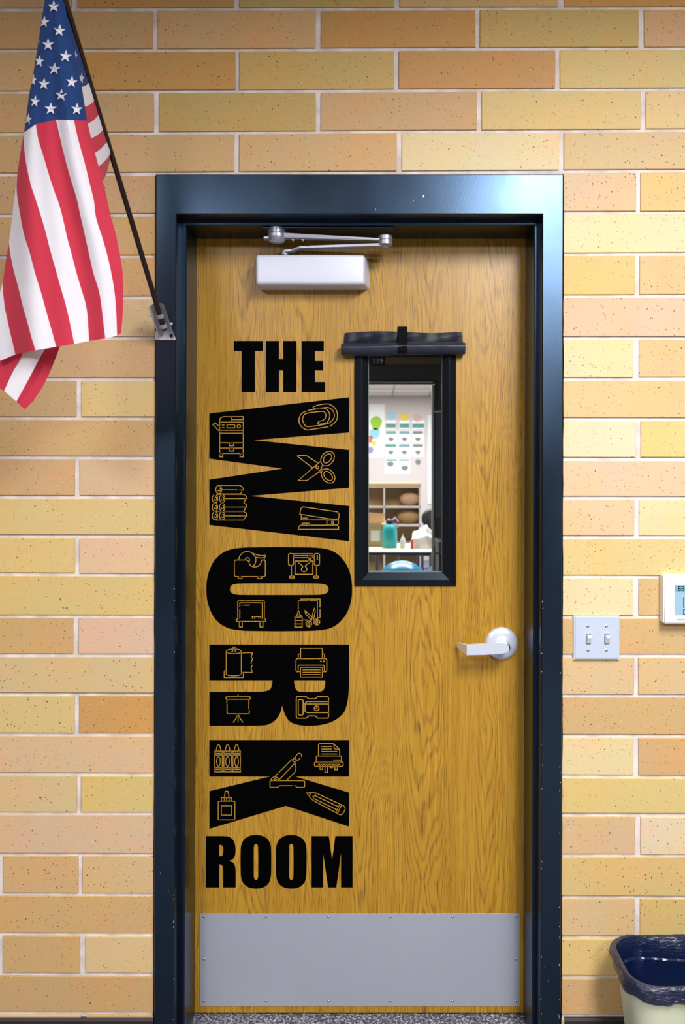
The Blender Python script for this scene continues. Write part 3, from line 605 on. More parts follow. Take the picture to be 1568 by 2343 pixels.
icon(LK, 'E', [PLn((735, 422), (763, 395)), PLn((778, 380), (905, 252), (938, 285), (948, 345), (935, 380), (855, 458)), PLn((935, 290), (778, 455)), EL(738, 460, 40, 34, 180, 360), EL(740, 462, 18, 16, 180, 360), PLn((915, 255), (933, 235), (955, 258), (938, 275)),
  CRV((938, 228), (960, 200), (983, 189), (1000, 202), (1002, 222)), PLn((988, 238), (970, 258), (955, 262)), PLn((910, 513), (780, 513), (765, 530), (695, 530), (688, 520), (688, 470), (698, 463), (1025, 463), (1034, 472), (1034, 520), (1026, 530), (955, 530), (945, 515), (932, 513))], 'paper cutter outline')
icon(LK, 'E', [PLn((1172, 215), (1172, 105), (1182, 93), (1320, 93), (1383, 152), (1383, 215)), PLn((1323, 95), (1330, 140), (1340, 150), (1380, 152)), PLn((1200, 123), (1305, 123)), PLn((1200, 148), (1305, 148)), PLn((1200, 172), (1355, 172)), PLn((1200, 197), (1355, 197)),
  RR(1150, 217, 1400, 275, 8), PLn((1322, 257), (1392, 257)), RR(1131, 277, 1418, 320, 14), PLn((1170, 300), (1380, 300)), RR(1188, 302, 1212, 350, 2), RR(1236, 302, 1263, 380, 2), RR(1288, 302, 1312, 333, 2), RR(1335, 302, 1360, 355, 2)], 'paper shredder outline')
icon(LK, 'E', [PLn((233, 628), (243, 568), (268, 568), (280, 628)), RR(203, 633, 307, 665, 2), PLn((233, 633), (233, 665)), PLn((256, 633), (256, 665)), PLn((281, 633), (281, 665)), RR(172, 668, 338, 853, 10), RR(203, 713, 307, 806, 1)], 'glue bottle outline')
icon(LK, 'E', [PLn((1055, 585), (1135, 580), (1425, 715), (1438, 735), (1436, 755), (1416, 792), (1398, 803), (1380, 800), (1110, 655), c=True), PLn((1073, 612), (1097, 590)), PLn((1140, 582), (1138, 610), (1115, 622), (1125, 642), (1108, 655)),
  PLn((1138, 612), (1375, 725)), PLn((1128, 642), (1360, 755)), PLn((1400, 710), (1362, 787)), PLn((1382, 703), (1345, 778))], 'pencil outline')

# ---------------------------------------------------------------- rolled shade over the window
sh = empty('rolled_window_shade', px(922, 790, DOORY), 'black fabric shade rolled up and strapped above the door window', 'shade')
bm = bmesh.new(); N = 36; rows = []
ytop = lambda t: 762-3*math.sin(t*6)-4*t; xsl = lambda v: 789-4*v
for j in range(7):
    v = j/6; row = []
    for i in range(N+1):
        t = i/N; x = (789-2*v)+t*(1058-789+4*v); y = ytop(t)+v*(28)
        Yd = DOORY-.004-.010*v*v-.0016*math.sin(t*19+v*3)*math.sin(v*3.1)-.001*math.sin(t*47)
        row.append(bm.verts.new(px(x, y, Yd)))
    rows.append(row)
for a, b in zip(rows, rows[1:]):
    for i in range(N): bm.faces.new((a[i], a[i+1], b[i+1], b[i]))
back = bmesh.ops.solidify(bm, geom=bm.faces[:], thickness=.0025)
obj('shade_flap', bm, M_['shade_fabric'], sh, True)
bm = bmesh.new(); prev = None; NA = 28
for i in range(N+1):
    t = i/N; c = px(781+t*(1064-781), 799.5-2.5*t+1.0*math.sin(t*7), DOORY-.021); ring_ = []
    pinch = .0012*math.exp(-((t-.50)/.06)**2); R = .0165-pinch
    if i in (0, N): R *= .93
    for k in range(NA):
        a = 2*math.pi*k/NA; rr = R*(1+.02*math.sin(t*31+a*2)+.012*math.sin(t*11-a*3)) + (.0016 if .2 < a < .5 else 0)
        ring_.append(bm.verts.new(c+Vector((0, -rr*math.cos(a), rr*math.sin(a)))))
    if prev:
        for k in range(NA): bm.faces.new((prev[k], prev[(k+1) % NA], ring_[(k+1) % NA], ring_[k]))
    else: bm.faces.new(ring_)
    prev = ring_
bm.faces.new(prev)
obj('shade_roll', bm, M_['shade_fabric'], sh, True)
bm = bmesh.new(); path = [(746, -.002), (758, -.008), (775, -.017), (786, -.032), (796, -.0405), (803, -.039), (809, -.033)]; prev = None
for y, dy in path:
    y0 = px(910.5, y, DOORY+dy); y1 = px(932, y, DOORY+dy); q = [bm.verts.new(y0), bm.verts.new(y1), bm.verts.new(y1+Vector((0, .002, 0))), bm.verts.new(y0+Vector((0, .002, 0)))]
    if prev:
        for k in range(4): bm.faces.new((prev[k], prev[(k+1) % 4], q[(k+1) % 4], q[k]))
    else: bm.faces.new(q)
    prev = q
bm.faces.new(prev); obj('strap', bm, M_['strap'], sh)

# ---------------------------------------------------------------- flag, pole, bracket
POLE_Y0, POLE_Y1 = -.035, -.45
def pole_at(y):                          # point of the pole seen at photo row y
    t = (745-y)/745; A0 = px(373, 745, POLE_Y0); A1 = px(149, 0, POLE_Y1)
    lo_, hi_ = -.2, 1.6
    for _ in range(40):
        mid = (lo_+hi_)/2; p = A0.lerp(A1, mid) if mid >= 0 else A0+(A1-A0)*mid
        yy = CY-(p.z-EYE)*F/(D+p.y)
        if yy > y: lo_ = mid
        else: hi_ = mid
    return A0+(A1-A0)*lo_
flag = empty('flag', pole_at(0), 'American flag hanging in folds from a slanted black pole left of the door', 'flag')
bm = bmesh.new(); p0 = pole_at(755); p1 = pole_at(-135); cyl(bm, p0, p1, .0062, .0052, 20)
obj('pole', bm, M_['pole'], flag, True, label='thin black-brown wooden pole')
dv = (p1-p0).normalized()
obj('finial', lathe(bmesh.new(), p1-dv*.004, dv, [(0, .006), (.004, .009), (.012, .011), (.02, .009), (.026, .005), (.03, 0)], 20), mat('gold_plastic', (190, 150, 60), .3, .6), flag, True)
OL = [(119, -110), (110, -50), (102.6, 0), (92, 64), (89, 88), (78, 158), (67, 214), (55, 303), (49, 335), (40, 396), (32, 460), (23, 538), (20, 555), (8, 634), (5, 653), (-1, 674), (-5, 720), (-8, 775), (-8, 829)]
OR_ = [(124, -110), (135, -50), (146, 0), (161, 72), (174, 134), (187.5, 201), (199.6, 276), (205, 300), (214, 337.5), (228, 388), (236, 418), (244, 450), (253, 492), (264, 530), (273, 575), (280, 615), (281.8, 647), (281.8, 674), (280.7, 722), (277, 763)]
def xat(poly, y):
    if y <= poly[0][1]: return poly[0][0]
    for (x0, y0), (x1, y1) in zip(poly, poly[1:]):
        if y <= y1: return x0+(x1-x0)*(y-y0)/(y1-y0)
    return poly[-1][0]
def olfrom(y0, y1, tail): return [(xat(OL, y0), y0)]+[p for p in OL if y0 < p[1] < y1]+tail
CURV = [[p for p in OL if p[1] >= 303],
  olfrom(303, 651, [(6, 658), (10.7, 701), (16, 728), (23, 760), (29.5, 787), (35, 811)]),
  olfrom(303, 548, [(20.5, 553), (24, 583), (32, 621), (43, 661), (51, 696), (61.6, 733), (71, 768), (81, 801.5)]),
  olfrom(303, 420, [(38, 428), (41, 460), (53.6, 532), (67, 575), (80.4, 626), (93.8, 669), (107, 717), (118, 755), (128.6, 793.5)]),
  [(55, 303), (54.4, 329.5), (60, 375), (71, 424), (83, 460), (102, 521.6), (115, 572.5), (128.6, 620.7), (139, 658), (150, 695.7), (160.7, 741), (170, 787)],
  [(81.7, 284.5), (88, 321), (99, 356), (112.5, 402), (125, 440), (132.6, 460), (142, 492), (152.7, 540), (163, 578), (174, 620.7), (185, 658), (195.5, 693), (200.4, 722.5), (202, 749), (204, 780)],
  [(128, 274), (134, 300), (144.6, 345.5), (158, 396.5), (171, 439), (177, 460), (185, 497.5), (195.5, 543), (206, 591), (214, 626), (226, 663.6), (231.7, 695.7), (237, 741), (241, 775)],
  [(169, 275), (179.5, 321), (193, 369.7), (206, 423), (215, 460), (220, 500), (233, 540), (246, 586), (256, 631), (262.5, 671.6), (266, 714.5), (268, 768)],
  [p for p in OR_ if p[1] >= 276]]
def FY(x, y):                            # depth of the hanging cloth
    L, R = xat(OL, y), xat(OR_, y); s = max(0, min(1, (x-L)/max(1, R-L))); v = max(0, min(1, (y+110)/930))
    edge = abs(2*s-1)**3
    w_ = min(1, v*2)
    return -.462+.035*edge*w_+w_*(.010*math.sin(s*9.5-v*5.5)+.005*math.sin(s*21-v*9+1))*(.4+.6*v)+.01*v
bm = bmesh.new(); NS, NCAN, NST = 5, 26, 60; ncur = len(CURV)
xs0 = [c[0][0] for c in CURV]; colf = [(x-xs0[0])/(xs0[-1]-xs0[0]) for x in xs0]
def sm(poly):
    P3 = crom(poly, 4); return P3
CS = [sm(c) for c in CURV]
grid = []
for j in range(NCAN+NST+1):
    row = []
    for i in range(ncur):
        if j <= NCAN:
            t = j/NCAN; y = -110+t*(CURV[i][0][1]+110); L, R = xat(OL, y), xat(OR_, y)
            fr0 = colf[i]*.9999; row.append((L+(R-L)*fr0 if t < 1 else CURV[i][0][0], y))
        else:
            t = (j-NCAN)/NST; y = CS[i][0][1]+t*(CS[i][-1][1]-CS[i][0][1]); row.append((xat(CS[i], y), y))
    full = []
    for i in range(ncur-1):
        for s in range(NS):
            t = s/NS; full.append((row[i][0]*(1-t)+row[i+1][0]*t, row[i][1]*(1-t)+row[i+1][1]*t))
    full.append(row[-1]); grid.append([bm.verts.new(px(a, b, FY(a, b))) for a, b in full])
for j in range(NCAN+NST):
    for i in range(len(grid[0])-1):
        f = bm.faces.new((grid[j][i], grid[j][i+1], grid[j+1][i+1], grid[j+1][i]))
        f.material_index = 2 if j < NCAN else (1, 0)[(i//NS) % 2]
# stripe order from left: white red white red white red white red
FM = [M_['flag_red'], M_['flag_white'], M_['flag_blue']]
cloth = obj('cloth', bm, FM, flag, True, label='star and stripe cloth')
# rear folds, joined to the pole
def C1(x, y): return (x/3.7333, y/3.7333)
def C2(x, y): return (x/3.7333, 460+y/3.7333)
bm = bmesh.new()
inn = [C1(*p) for p in ((545, 0), (600, 250), (650, 480), (700, 745), (737, 918), (765, 1065), (793, 1190), (820, 1320), (852, 1440), (880, 1560))]
inn = [(124, -110)]+[(x-9, y) for x, y in inn[:-1]]+[(233, 418)]
outp = [-125, 0, 60, 128, 190, 230, 263, 297, 325, 352]
oute = []
poly_out = [(None, y) for y in outp]+[(252.5, 374)]
cols_in = crom(inn, 3)
NR = len(cols_in); mats_r = []
outer_pts = [pole_at(y) for y in outp]+[px(251.5, 374, -.225)]
outer_pts = [Vector(p) for p in crom([tuple(p) for p in outer_pts], 3)]
rows = []
for k in range(NR):
    a = cols_in[k]; p = px(a[0], a[1], FY(*a)+.012); q = outer_pts[k]+Vector((-.001, -.002, 0)); r_ = []
    for s in range(9):
        t = s/8; r_.append(bm.verts.new(p.lerp(q, t)+Vector((0, .005*math.sin(t*math.pi)*min(1, k/9), 0))))
    rows.append(r_)
seq = {0: 2, 1: 2, 2: 2, 3: 2, 4: 1, 5: 0, 6: 1, 7: 0, 8: 1, 9: 0}
for k in range(NR-1):
    for s in range(8):
        f = bm.faces.new((rows[k][s], rows[k][s+1], rows[k+1][s+1], rows[k+1][s])); f.material_index = seq[min(9, k//3)]
obj('rear_fold', bm, FM, flag, True)
bm = bmesh.new()
TOPL = [C2(-130, 1300), C2(15, 1290), C2(215, 1255), C2(400, 1225), C2(528, 1195)]
BOTL = [C2(-130, 1470), C2(35, 1620), C2(140, 1712), C2(210, 1782)]
# strips: red | white | red, running down to the lower left
strips = [([C2(215, 1250), C2(160, 1370), C2(100, 1480), C2(35, 1622)], [C2(20, 1250), C2(-40, 1370), C2(-90, 1450), C2(-140, 1520)], 0),
          ([C2(402, 1230), C2(345, 1330), C2(240, 1530), C2(140, 1712)], [C2(215, 1250), C2(160, 1370), C2(100, 1480), C2(35, 1622)], 1),
          ([C2(528, 1195), C2(480, 1330), C2(400, 1520), C2(300, 1685), C2(210, 1782)], [C2(402, 1230), C2(375, 1280), C2(345, 1330), C2(240, 1530), C2(140, 1712)], 0)]
def FY2(x, y): return -.412+.012*math.sin((x+.55*y)*.045)
for Rr, Ll, mi in strips:
    a = crom(Rr, 6); b = crom(Ll, 6); n = min(len(a), len(b)); prev = None
    for k in range(n):
        r_ = [bm.verts.new(px(a[k][0]*(1-s/5)+b[k][0]*s/5, a[k][1]*(1-s/5)+b[k][1]*s/5, FY2(a[k][0]*(1-s/5)+b[k][0]*s/5, a[k][1]))) for s in range(6)]
        if prev:
            for s in range(5): bm.faces.new((prev[s], prev[s+1], r_[s+1], r_[s])).material_index = mi
        prev = r_
bmesh.ops.remove_doubles(bm, verts=bm.verts[:], dist=.0003)
obj('lower_fold', bm, FM, flag, True)
def clip(poly, line):                    # keep the part to the right of a curve x(y)
    out = []
    for i in range(len(poly)):
        a, b = poly[i], poly[(i+1) % len(poly)]; da, db = a[0]-xat(line, a[1]), b[0]-xat(line, b[1])
        if da >= 0: out.append(a)
        if da*db < 0: t = da/(da-db); out.append((a[0]+(b[0]-a[0])*t, a[1]+(b[1]-a[1])*t))
    return out
INL = [(x+.8, y) for x, y in OL]
stars = [(123, 14.7, 1, 0), (101, 50, .85, 6), (136, 70, 1, 6), (110, 102, .95, 0), (150, 128.6, 1, 6), (90, 140, .75, 8), (124.5, 157.5, 1, 4), (100.5, 192, .95, 4), (164, 187.5, .95, 6), (80, 232, .8, 8), (140, 217.5, 1, 4), (116, 249, 1, 2), (176, 249.6, .95, 4), (64.5, 272, .6, 10), (76.5, 183, .5, 8), (129, -38, .6, 4), (88.8, 88, .12, 0)]
for sx_, sy_, kx, rot in stars:
    pl = []
    for i in range(10):
        a = math.radians(-90+rot+36*i); r_ = 14.6 if i % 2 == 0 else 5.9
        pl.append((sx_+r_*kx*math.cos(a), sy_+r_*math.sin(a)))
    pl = clip(pl, INL)
    if len(pl) < 3: continue
    bm = bmesh.new(); tr = tessellate_polygon([[Vector((a, b, 0)) for a, b in pl]])
    vs = [bm.verts.new(px(a, b, FY(a, b)-.0034)) for a, b in pl]
    for t in tr:
        try: bm.faces.new([vs[i] for i in t])
        except ValueError: pass
    obj('star', bm, M_['flag_white'], cloth)
for sx_, sy_, kx in ((172.5, 128, .35), (186.5, 179, .5)):
    bm = bmesh.new(); vs = []; dep = pole_at(sy_).y
    c0 = px(sx_, sy_, (dep+FY(180, sy_))/2-.012)
    for i in range(10):
        a = math.radians(-80+36*i); r_ = .0118 if i % 2 == 0 else .0048; vs.append(bm.verts.new(c0+Vector((r_*kx*math.cos(a), 0, -r_*math.sin(a)))))
    bm.faces.new(vs); obj('star', bm, M_['flag_white'], flag)
# bracket
br = empty('flagpole_bracket', px(378, 768, 0), 'small silver flagpole bracket screwed to the left door jamb', 'bracket')
bm = plate(bmesh.new(), [[(357.5, 758), (393, 757.5), (397.5, 764), (403, 776), (401, 778.5), (358, 778.5), (356, 776), (356.5, 765)]], 0, .004)
obj('base_plate', bm, M_['bracket_metal'], br)
ax_ = (pole_at(697)-pole_at(765)).normalized(); sd = ax_.cross(Vector((0, 1, 0))).normalized()
q0 = pole_at(768)+Vector((.001, .012, 0)); q1 = pole_at(698); 
bm = bmesh.new(); prev = None
for k in range(9):
    t = k/8; c = q0.lerp(q1, t); up = sd.cross(ax_).normalized(); w0 = .0175; r_ = []
    if up.y < 0: up = -up
    for s, h in ((-1.15, -.012), (-1, -.002), (-.5, .006), (0, .008), (.5, .006), (1, -.002), (1.15, -.012)): r_.append(bm.verts.new(c+sd*s*w0*.95+up*(h+.003)))
    if prev:
        for s in range(6): bm.faces.new((prev[s], prev[s+1], r_[s+1], r_[s]))
    prev = r_
bmesh.ops.solidify(bm, geom=bm.faces[:], thickness=.0018)
obj('socket', bm, M_['bracket_metal'], br, True)
for yy in (722, 745):
    c = pole_at(yy); bm = bmesh.new(); prev = None
    for k in range(13):
        a = math.pi*k/12; o_ = c+sd*(.0095*math.cos(a))-up*(.0085*math.sin(a)); q = [bm.verts.new(o_-ax_*.0055), bm.verts.new(o_+ax_*.0055)]
        if prev: bm.faces.new((prev[0], prev[1], q[1], q[0]))
        prev = q
    bmesh.ops.solidify(bm, geom=bm.faces[:], thickness=.0012); obj('clip_band', bm, M_['bracket_metal'], br, True)
for x in (365.5, 392): 
    o = obj('screw', lathe(bmesh.new(), px(x, 768.5, -.004), (0, -1, 0), [(0, .0042), (.0008, .004), (.0014, .002), (.0014, 0)], 16), M_['black_kit'], br, True)
obj('wing_screw', cyl(bmesh.new(), px(386, 741, -.02), px(395, 741.5, -.018), .004, n=12), M_['bracket_metal'], br, True)

# ---------------------------------------------------------------- switch plate, thermostat
a = px(1314, 1510.5, -.001); b = px(1419, 1409, -.001)
sw = empty('light_switch', ((a.x+b.x)/2, .004, (a.z+b.z)/2), 'square steel double light switch plate on the brick right of the door', 'light switch')
bm = B((a.x, -.001, a.z), (b.x, .0105, b.z)); bmesh.ops.bevel(bm, geom=[e for e in bm.edges if all(v.co.y < 0 for v in e.verts)], offset=.0035, segments=2, affect='EDGES')
obj('cover_plate', bm, M_['plate_steel'], sw)
for x in (1347, 1389):
    c = px(x, 1462, -.001)
    obj('switch_slot', B((c.x-.0062, -.0014, c.z-.0122), (c.x+.0062, -.0008, c.z+.0122)), M_['slot'], sw)
    bm = bmesh.new(); q_ = [bm.verts.new((c.x+a_*.0050, y_, c.z+z_)) for y_, z_, a_ in ((-.0014, -.0108, 1), (-.0014, .0108, 1), (-.0045, .0108, .95), (-.0150, .0098, .8), (-.0150, .0050, .8), (-.0048, -.0105, .95))]
    q2 = [bm.verts.new((2*c.x-v.co.x, v.co.y, v.co.z)) for v in q_]; bm.faces.new(q_); bm.faces.new(q2)
    for i in range(6): bm.faces.new((q_[i], q_[(i+1) % 6], q2[(i+1) % 6], q2[i]))
    bmesh.ops.recalc_face_normals(bm, faces=bm.faces); bmesh.ops.bevel(bm, geom=bm.edges[:], offset=.0005, affect='EDGES'); obj('toggle', bm, M_['white_plastic'], sw, label='white toggle')
for x, y in ((1345.5, 1433), (1388, 1433), (1346, 1488), (1388, 1488)): screw(sw, x, y, -.001, .0038, 'screw')
a = px(1519.5, 1427.5, -.02); b = px(1519.5+124, 1315.5, -.02)
th = empty('thermostat', ((a.x+b.x)/2, .008, (a.z+b.z)/2), 'white wall thermostat with pale blue screen reading 66', 'thermostat')
bm = B((a.x, -.02, a.z), (b.x, .0078, b.z)); bmesh.ops.bevel(bm, geom=[e for e in bm.edges if all(v.co.y < -.01 for v in e.verts)]+[e for e in bm.edges if abs(e.verts[0].co.y-e.verts[1].co.y) > .01], offset=.003, segments=3, affect='EDGES')
obj('case', bm, M_['white_plastic'], th, True)
p, q = px(1544, 1407, -.0205), px(1620, 1338.5, -.0205)
scn = obj('screen', B((p.x, -.0212, p.z), (q.x, -.0195, q.z), .0003), M_['lcd'], th, label='pale blue display')
p2 = px(1545, 1354.5, -.0212)
obj('status_band', B((p2.x, -.0214, p2.z), (q.x, -.0205, px(0, 1339.5, -.0212).z)), M_['lcd_band'], scn)
def seg7(ox, oy, w, h, on):              # digits built of bars
    S7 = {'a': ((0, 0), (1, 0)), 'b': ((1, 0), (1, .5)), 'c': ((1, .5), (1, 1)), 'd': ((0, 1), (1, 1)), 'e': ((0, .5), (0, 1)), 'f': ((0, 0), (0, .5)), 'g': ((0, .5), (1, .5))}
    bm = bmesh.new()
    for k in on:
        (x0, y0), (x1, y1) = S7[k]; p_, q_ = px(ox+x0*w-.8, oy+y1*h+.8, -.0216), px(ox+x1*w+.8, oy+y0*h-.8, -.0216); box(bm, (p_.x, -.0217, p_.z), (q_.x, -.0212, q_.z))
    return obj('digit', bm, M_['lcd_ink'], scn)
seg7(1553.5, 1342.5, 4, 8.5, 'afgcde'); seg7(1561, 1342.5, 4, 8.5, 'afgcde')
for y0, y1 in ((1367, 1390), (1394, 1406)):
    for i in range(2):
        bm = bmesh.new(); x0 = 1564+i*28
        for (u0, v0), (u1, v1) in (((0, 0), (22, 1.4)), ((0, y1-y0-1.4), (22, y1-y0)), ((0, 0), (1.4, y1-y0)), ((20.6, 0), (22, y1-y0))):
            p_, q_ = px(x0+u0, y0+v1, -.0216), px(x0+u1, y0+v0, -.0216); box(bm, (p_.x, -.0216, p_.z), (q_.x, -.0212, q_.z))
        obj('button_outline', bm, M_['lcd_ink'], scn)
for i, (x0, x1) in enumerate(((1548, 1552), (1553, 1557), (1558, 1561), (1562, 1567))):
    p_, q_ = px(x0, 1420, -.0202), px(x1, 1416.5, -.0202); obj('maker_mark', B((p_.x, -.0203, p_.z), (q_.x, -.02, q_.z)), M_['print_grey'], th)

# ---------------------------------------------------------------- waste bin and liner
bx0, bx1, by0, by1, bh = .566, .93, -.226, -.026, .318
def rrect(x0, x1, y0, y1, r, n=8):
    pts = []
    for cx, cy, a in ((x1-r, y1-r, 0), (x0+r, y1-r, 90), (x0+r, y0+r, 180), (x1-r, y0+r, 270)):
        for k in range(n+1): t = math.radians(a+90*k/n); pts.append((cx+r*math.cos(t), cy+r*math.sin(t)))
    out = []
    for i in range(len(pts)):              # refine long sides
        a, b = Vector(pts[i]), Vector(pts[(i+1) % len(pts)]); m_ = max(1, int((b-a).length/.007))
        for k in range(m_): out.append(tuple(a.lerp(b, k/m_)))
    return out
ref = rrect(bx0, bx1, by0, by1, .062)
cxb, cyb = (bx0+bx1)/2, (by0+by1)/2
def binring(bm, s, z, dz=lambda i: 0, ds=lambda i: 0):
    out = []
    for i, (x, y) in enumerate(ref):
        d = Vector((x-cxb, y-cyb)); k = s+ds(i); n_ = d.normalized(); out.append(bm.verts.new((cxb+d.x+n_.x*k, cyb+d.y+n_.y*k, z+dz(i))))
    return out
def loft(bm, rings):
    n = len(rings[0])
    for a, b in zip(rings, rings[1:]):
        for i in range(n): bm.faces.new((a[i], a[(i+1) % n], b[(i+1) % n], b[i]))
bn = bmesh.new()
R_ = [binring(bn, -.045, .0), binring(bn, -.043, .004), binring(bn, -.008, bh-.02), binring(bn, -.003, bh-.018), binring(bn, -.002, bh), binring(bn, -.006, bh), binring(bn, -.01, bh-.02), binring(bn, -.047, .006)]
loft(bn, R_); bn.faces.new(R_[0]); bn.faces.new(R_[-1])
tag(obj('waste_bin', bn, M_['bin_plastic'], smooth=True), 'pale grey-green plastic waste bin on the floor against the brick wall', 'bin')
ln = bmesh.new(); rnd_ = random.Random(3); n = len(ref)
ph = [rnd_.uniform(0, 6.28) for _ in range(12)]
def wr(i, k): t = 2*math.pi*i/n; return sum(math.sin(t*f_+ph[j]+k*1.7)*a_ for j, (f_, a_) in enumerate(((3, 1), (7, .8), (13, .6), (24, .5), (41, .35))))/2.5
rings = [binring(ln, .003, bh-.031, dz=lambda i: .007*wr(i, 0), ds=lambda i: .002*wr(i, 5)), binring(ln, .006, bh-.023, ds=lambda i: .0035*wr(i, 1), dz=lambda i: .005*wr(i, 2)),
         binring(ln, .0055, bh-.014, ds=lambda i: .0035*wr(i, 2), dz=lambda i: .003*wr(i, 3)), binring(ln, .008, bh-.006, ds=lambda i: .0032*wr(i, 3)), binring(ln, .007, bh+.002, ds=lambda i: .002*wr(i, 4)),
         binring(ln, .002, bh+.006, dz=lambda i: .002*wr(i, 1)), binring(ln, -.007, bh+.005), binring(ln, -.016, bh-.012, ds=lambda i: .002*wr(i, 6)), binring(ln, -.020, bh-.040, ds=lambda i: .003*wr(i, 7)),
         binring(ln, -.025, bh-.042, ds=lambda i: .003*wr(i, 7), dz=lambda i: .003*wr(i, 2)), binring(ln, -.030, bh-.10, ds=lambda i: .008*wr(i, 8)), binring(ln, -.048, bh-.17, ds=lambda i: .012*wr(i, 9)), binring(ln, -.064, bh-.24, ds=lambda i: .012*wr(i, 9)), binring(ln, -.078, .04, ds=lambda i: .01*wr(i, 3))]
loft(ln, rings); ln.faces.new(rings[-1])
tag(obj('bin_liner', ln, M_['liner'], smooth=True), 'dark blue-black plastic bag folded over the rim of the waste bin', 'bin liner')

# ---------------------------------------------------------------- beyond the door: hall and classroom
HY = 3.8
def hp(x, y, Y=HY): return px(x, y, Y)
tl = hp(760, 875); brr = hp(993, 2000)
bm = bmesh.new(); box(bm, (-2.5, HY, 0), (tl.x, HY+.12, 2.75)); box(bm, (brr.x, HY, 0), (3.5, HY+.12, 2.75)); box(bm, (tl.x, HY, tl.z), (brr.x, HY+.12, 2.75))
struct(obj('wall_hall', bm, M_['hall_dark']))
bm = bmesh.new(); box(bm, (-2.5, .30, 0), (-2.4, HY, 2.75)); box(bm, (2.6, .30, 0), (2.7, HY, 2.75)); box(bm, (-2.5, .30, 2.75), (2.7, HY, 2.8)); struct(obj('wall_side', bm, M_['hall_dark']))
o = struct(obj('trim_3', ring(bmesh.new(), [(tl.x-.02, brr.x+.012, -.02, tl.z+.02, HY-.001), (tl.x-.02, brr.x+.012, -.02, tl.z+.02, HY-.02), (tl.x, brr.x-.0, 0, tl.z, HY-.02), (tl.x, brr.x, 0, tl.z, HY+.12)]), M_['black_paint']))
p = hp(988.5, 880); tr = struct(obj('trim_4', B((p.x, HY+.02, 0), (brr.x-.001, HY+.05, p.z)), M_['white_trim']))
p, q = hp(882, 835), hp(1030, 818); struct(obj('trim_5', B((p.x, HY-.012, p.z), (q.x, HY, q.z)), M_['hall_beige']))
p, q = hp(848, 836), hp(881, 817); sg = tag(obj('room_sign', B((p.x, HY-.014, p.z), (q.x, HY, q.z), .001), M_['hall_black']), 'small dark room number sign 119 above the far doorway', 'sign')
for dx, ch_ in ((-8.5, '1'), (0, '1'), (8.5, '9')):
    fc = bpy.data.curves.new('digit', 'FONT'); fc.body = ch_; fc.size = .05; fc.extrude = .001; fc.align_x = 'CENTER'; fc.align_y = 'CENTER'; fc.materials.append(M_['white_trim'])
    o = bpy.data.objects.new('digit', fc); COL.objects.link(o); o.rotation_euler = (math.pi/2, 0, 0); c = hp(864.5+dx, 827); o.location = (c.x, HY-.016, c.z)
    bpy.context.view_layer.update(); me = bpy.data.meshes.new_from_object(o.evaluated_get(bpy.context.evaluated_depsgraph_get())); mw = o.matrix_world.copy(); bpy.data.objects.remove(o); me.transform(mw); link('digit', me, None, sg)
p, q = hp(994, 944.5), hp(1060, 941); struct(obj('trim_6', B((p.x, HY-.03, p.z), (q.x, HY, q.z)), M_['white_trim']))
p, q = hp(994.5, 1185), hp(1060, 945); tag(obj('notice_board', B((p.x, HY-.02, p.z), (q.x, HY, q.z), .002), M_['hall_grey']), 'grey notice board on the hall wall right of the far doorway', 'board')
cab = empty('hall_cabinet', hp(1020, 1300), 'dark low cabinet with grey top right of the far doorway', 'cabinet')
p, q = hp(995, 1600), hp(1070, 1250); obj('cabinet_body', B((p.x, HY-.4, 0), (q.x, HY-.02, q.z), .003), M_['hall_black'], cab)
p, q = hp(994, 1250), hp(1070, 1229); obj('cabinet_top', B((p.x, HY-.4, p.z), (q.x, HY-.02, q.z), .003), M_['hall_grey'], cab)
p, q = px(994, 1268, HY-.4), px(1070, 1263, HY-.4); obj('drawer_rail', B((p.x, HY-.415, p.z), (q.x, HY-.4, q.z)), M_['metal_leg'], cab)
# classroom
CYB, CC = 11.5, 2.75
struct(obj('wall_far', B((-2.4, CYB, 0), (3.4, CYB+.1, CC)), M_['class_wall']))
struct(obj('wall_left', B((-2.5, HY+.12, 0), (-2.4, CYB, CC)), M_['class_wall'])); struct(obj('wall_right', B((3.4, HY+.12, 0), (3.5, CYB, CC)), M_['class_wall']))
ce = struct(obj('ceiling', B((-2.5, HY+.12, CC), (3.5, CYB, CC+.04)), mat('class_ceiling', (236, 234, 230), .9)))
bm = bmesh.new()
for i in range(12): box(bm, (-2.4, HY+.5+i*.61, CC-.006), (3.4, HY+.525+i*.61, CC))
for i in range(9): box(bm, (-2.16+i*.61, HY+.12, CC-.006), (-2.135+i*.61, CYB, CC))
o = obj('ceiling_grid', bm, mat('grid_grey', (170, 170, 172), .5), ce)
W = CYB-.002
def sheet(name, x0, y0, x1, y1, m_, Y=W, th_=.006, parent=None):
    p, q = px(x0, y1, Y), px(x1, y0, Y); return obj(name, B((p.x, Y-th_, p.z), (q.x, Y, q.z)), M_[m_], parent)
def blob(name, x, y, rx, ry, m_, parent, Y=W-.008):
    bm = bmesh.new(); c = px(x, y, Y); k = (D+Y)/F; f_ = [bm.verts.new((c.x+rx*k*math.cos(a)*(1+.12*math.sin(3*a)), Y, c.z+ry*k*math.sin(a))) for a in [2*math.pi*i/18 for i in range(18)]]
    b_ = [bm.verts.new(v.co+Vector((0, .002, 0))) for v in f_]; bm.faces.new(f_); bm.faces.new(b_)
    for i in range(18): bm.faces.new((f_[i], f_[(i+1) % 18], b_[(i+1) % 18], b_[i]))
    return obj(name, bm, M_[m_], parent)
po = tag(sheet('poster', 800, 925, 881, 1047, 'paper'), 'large white poster with a green and blue map on the far classroom wall', 'poster')
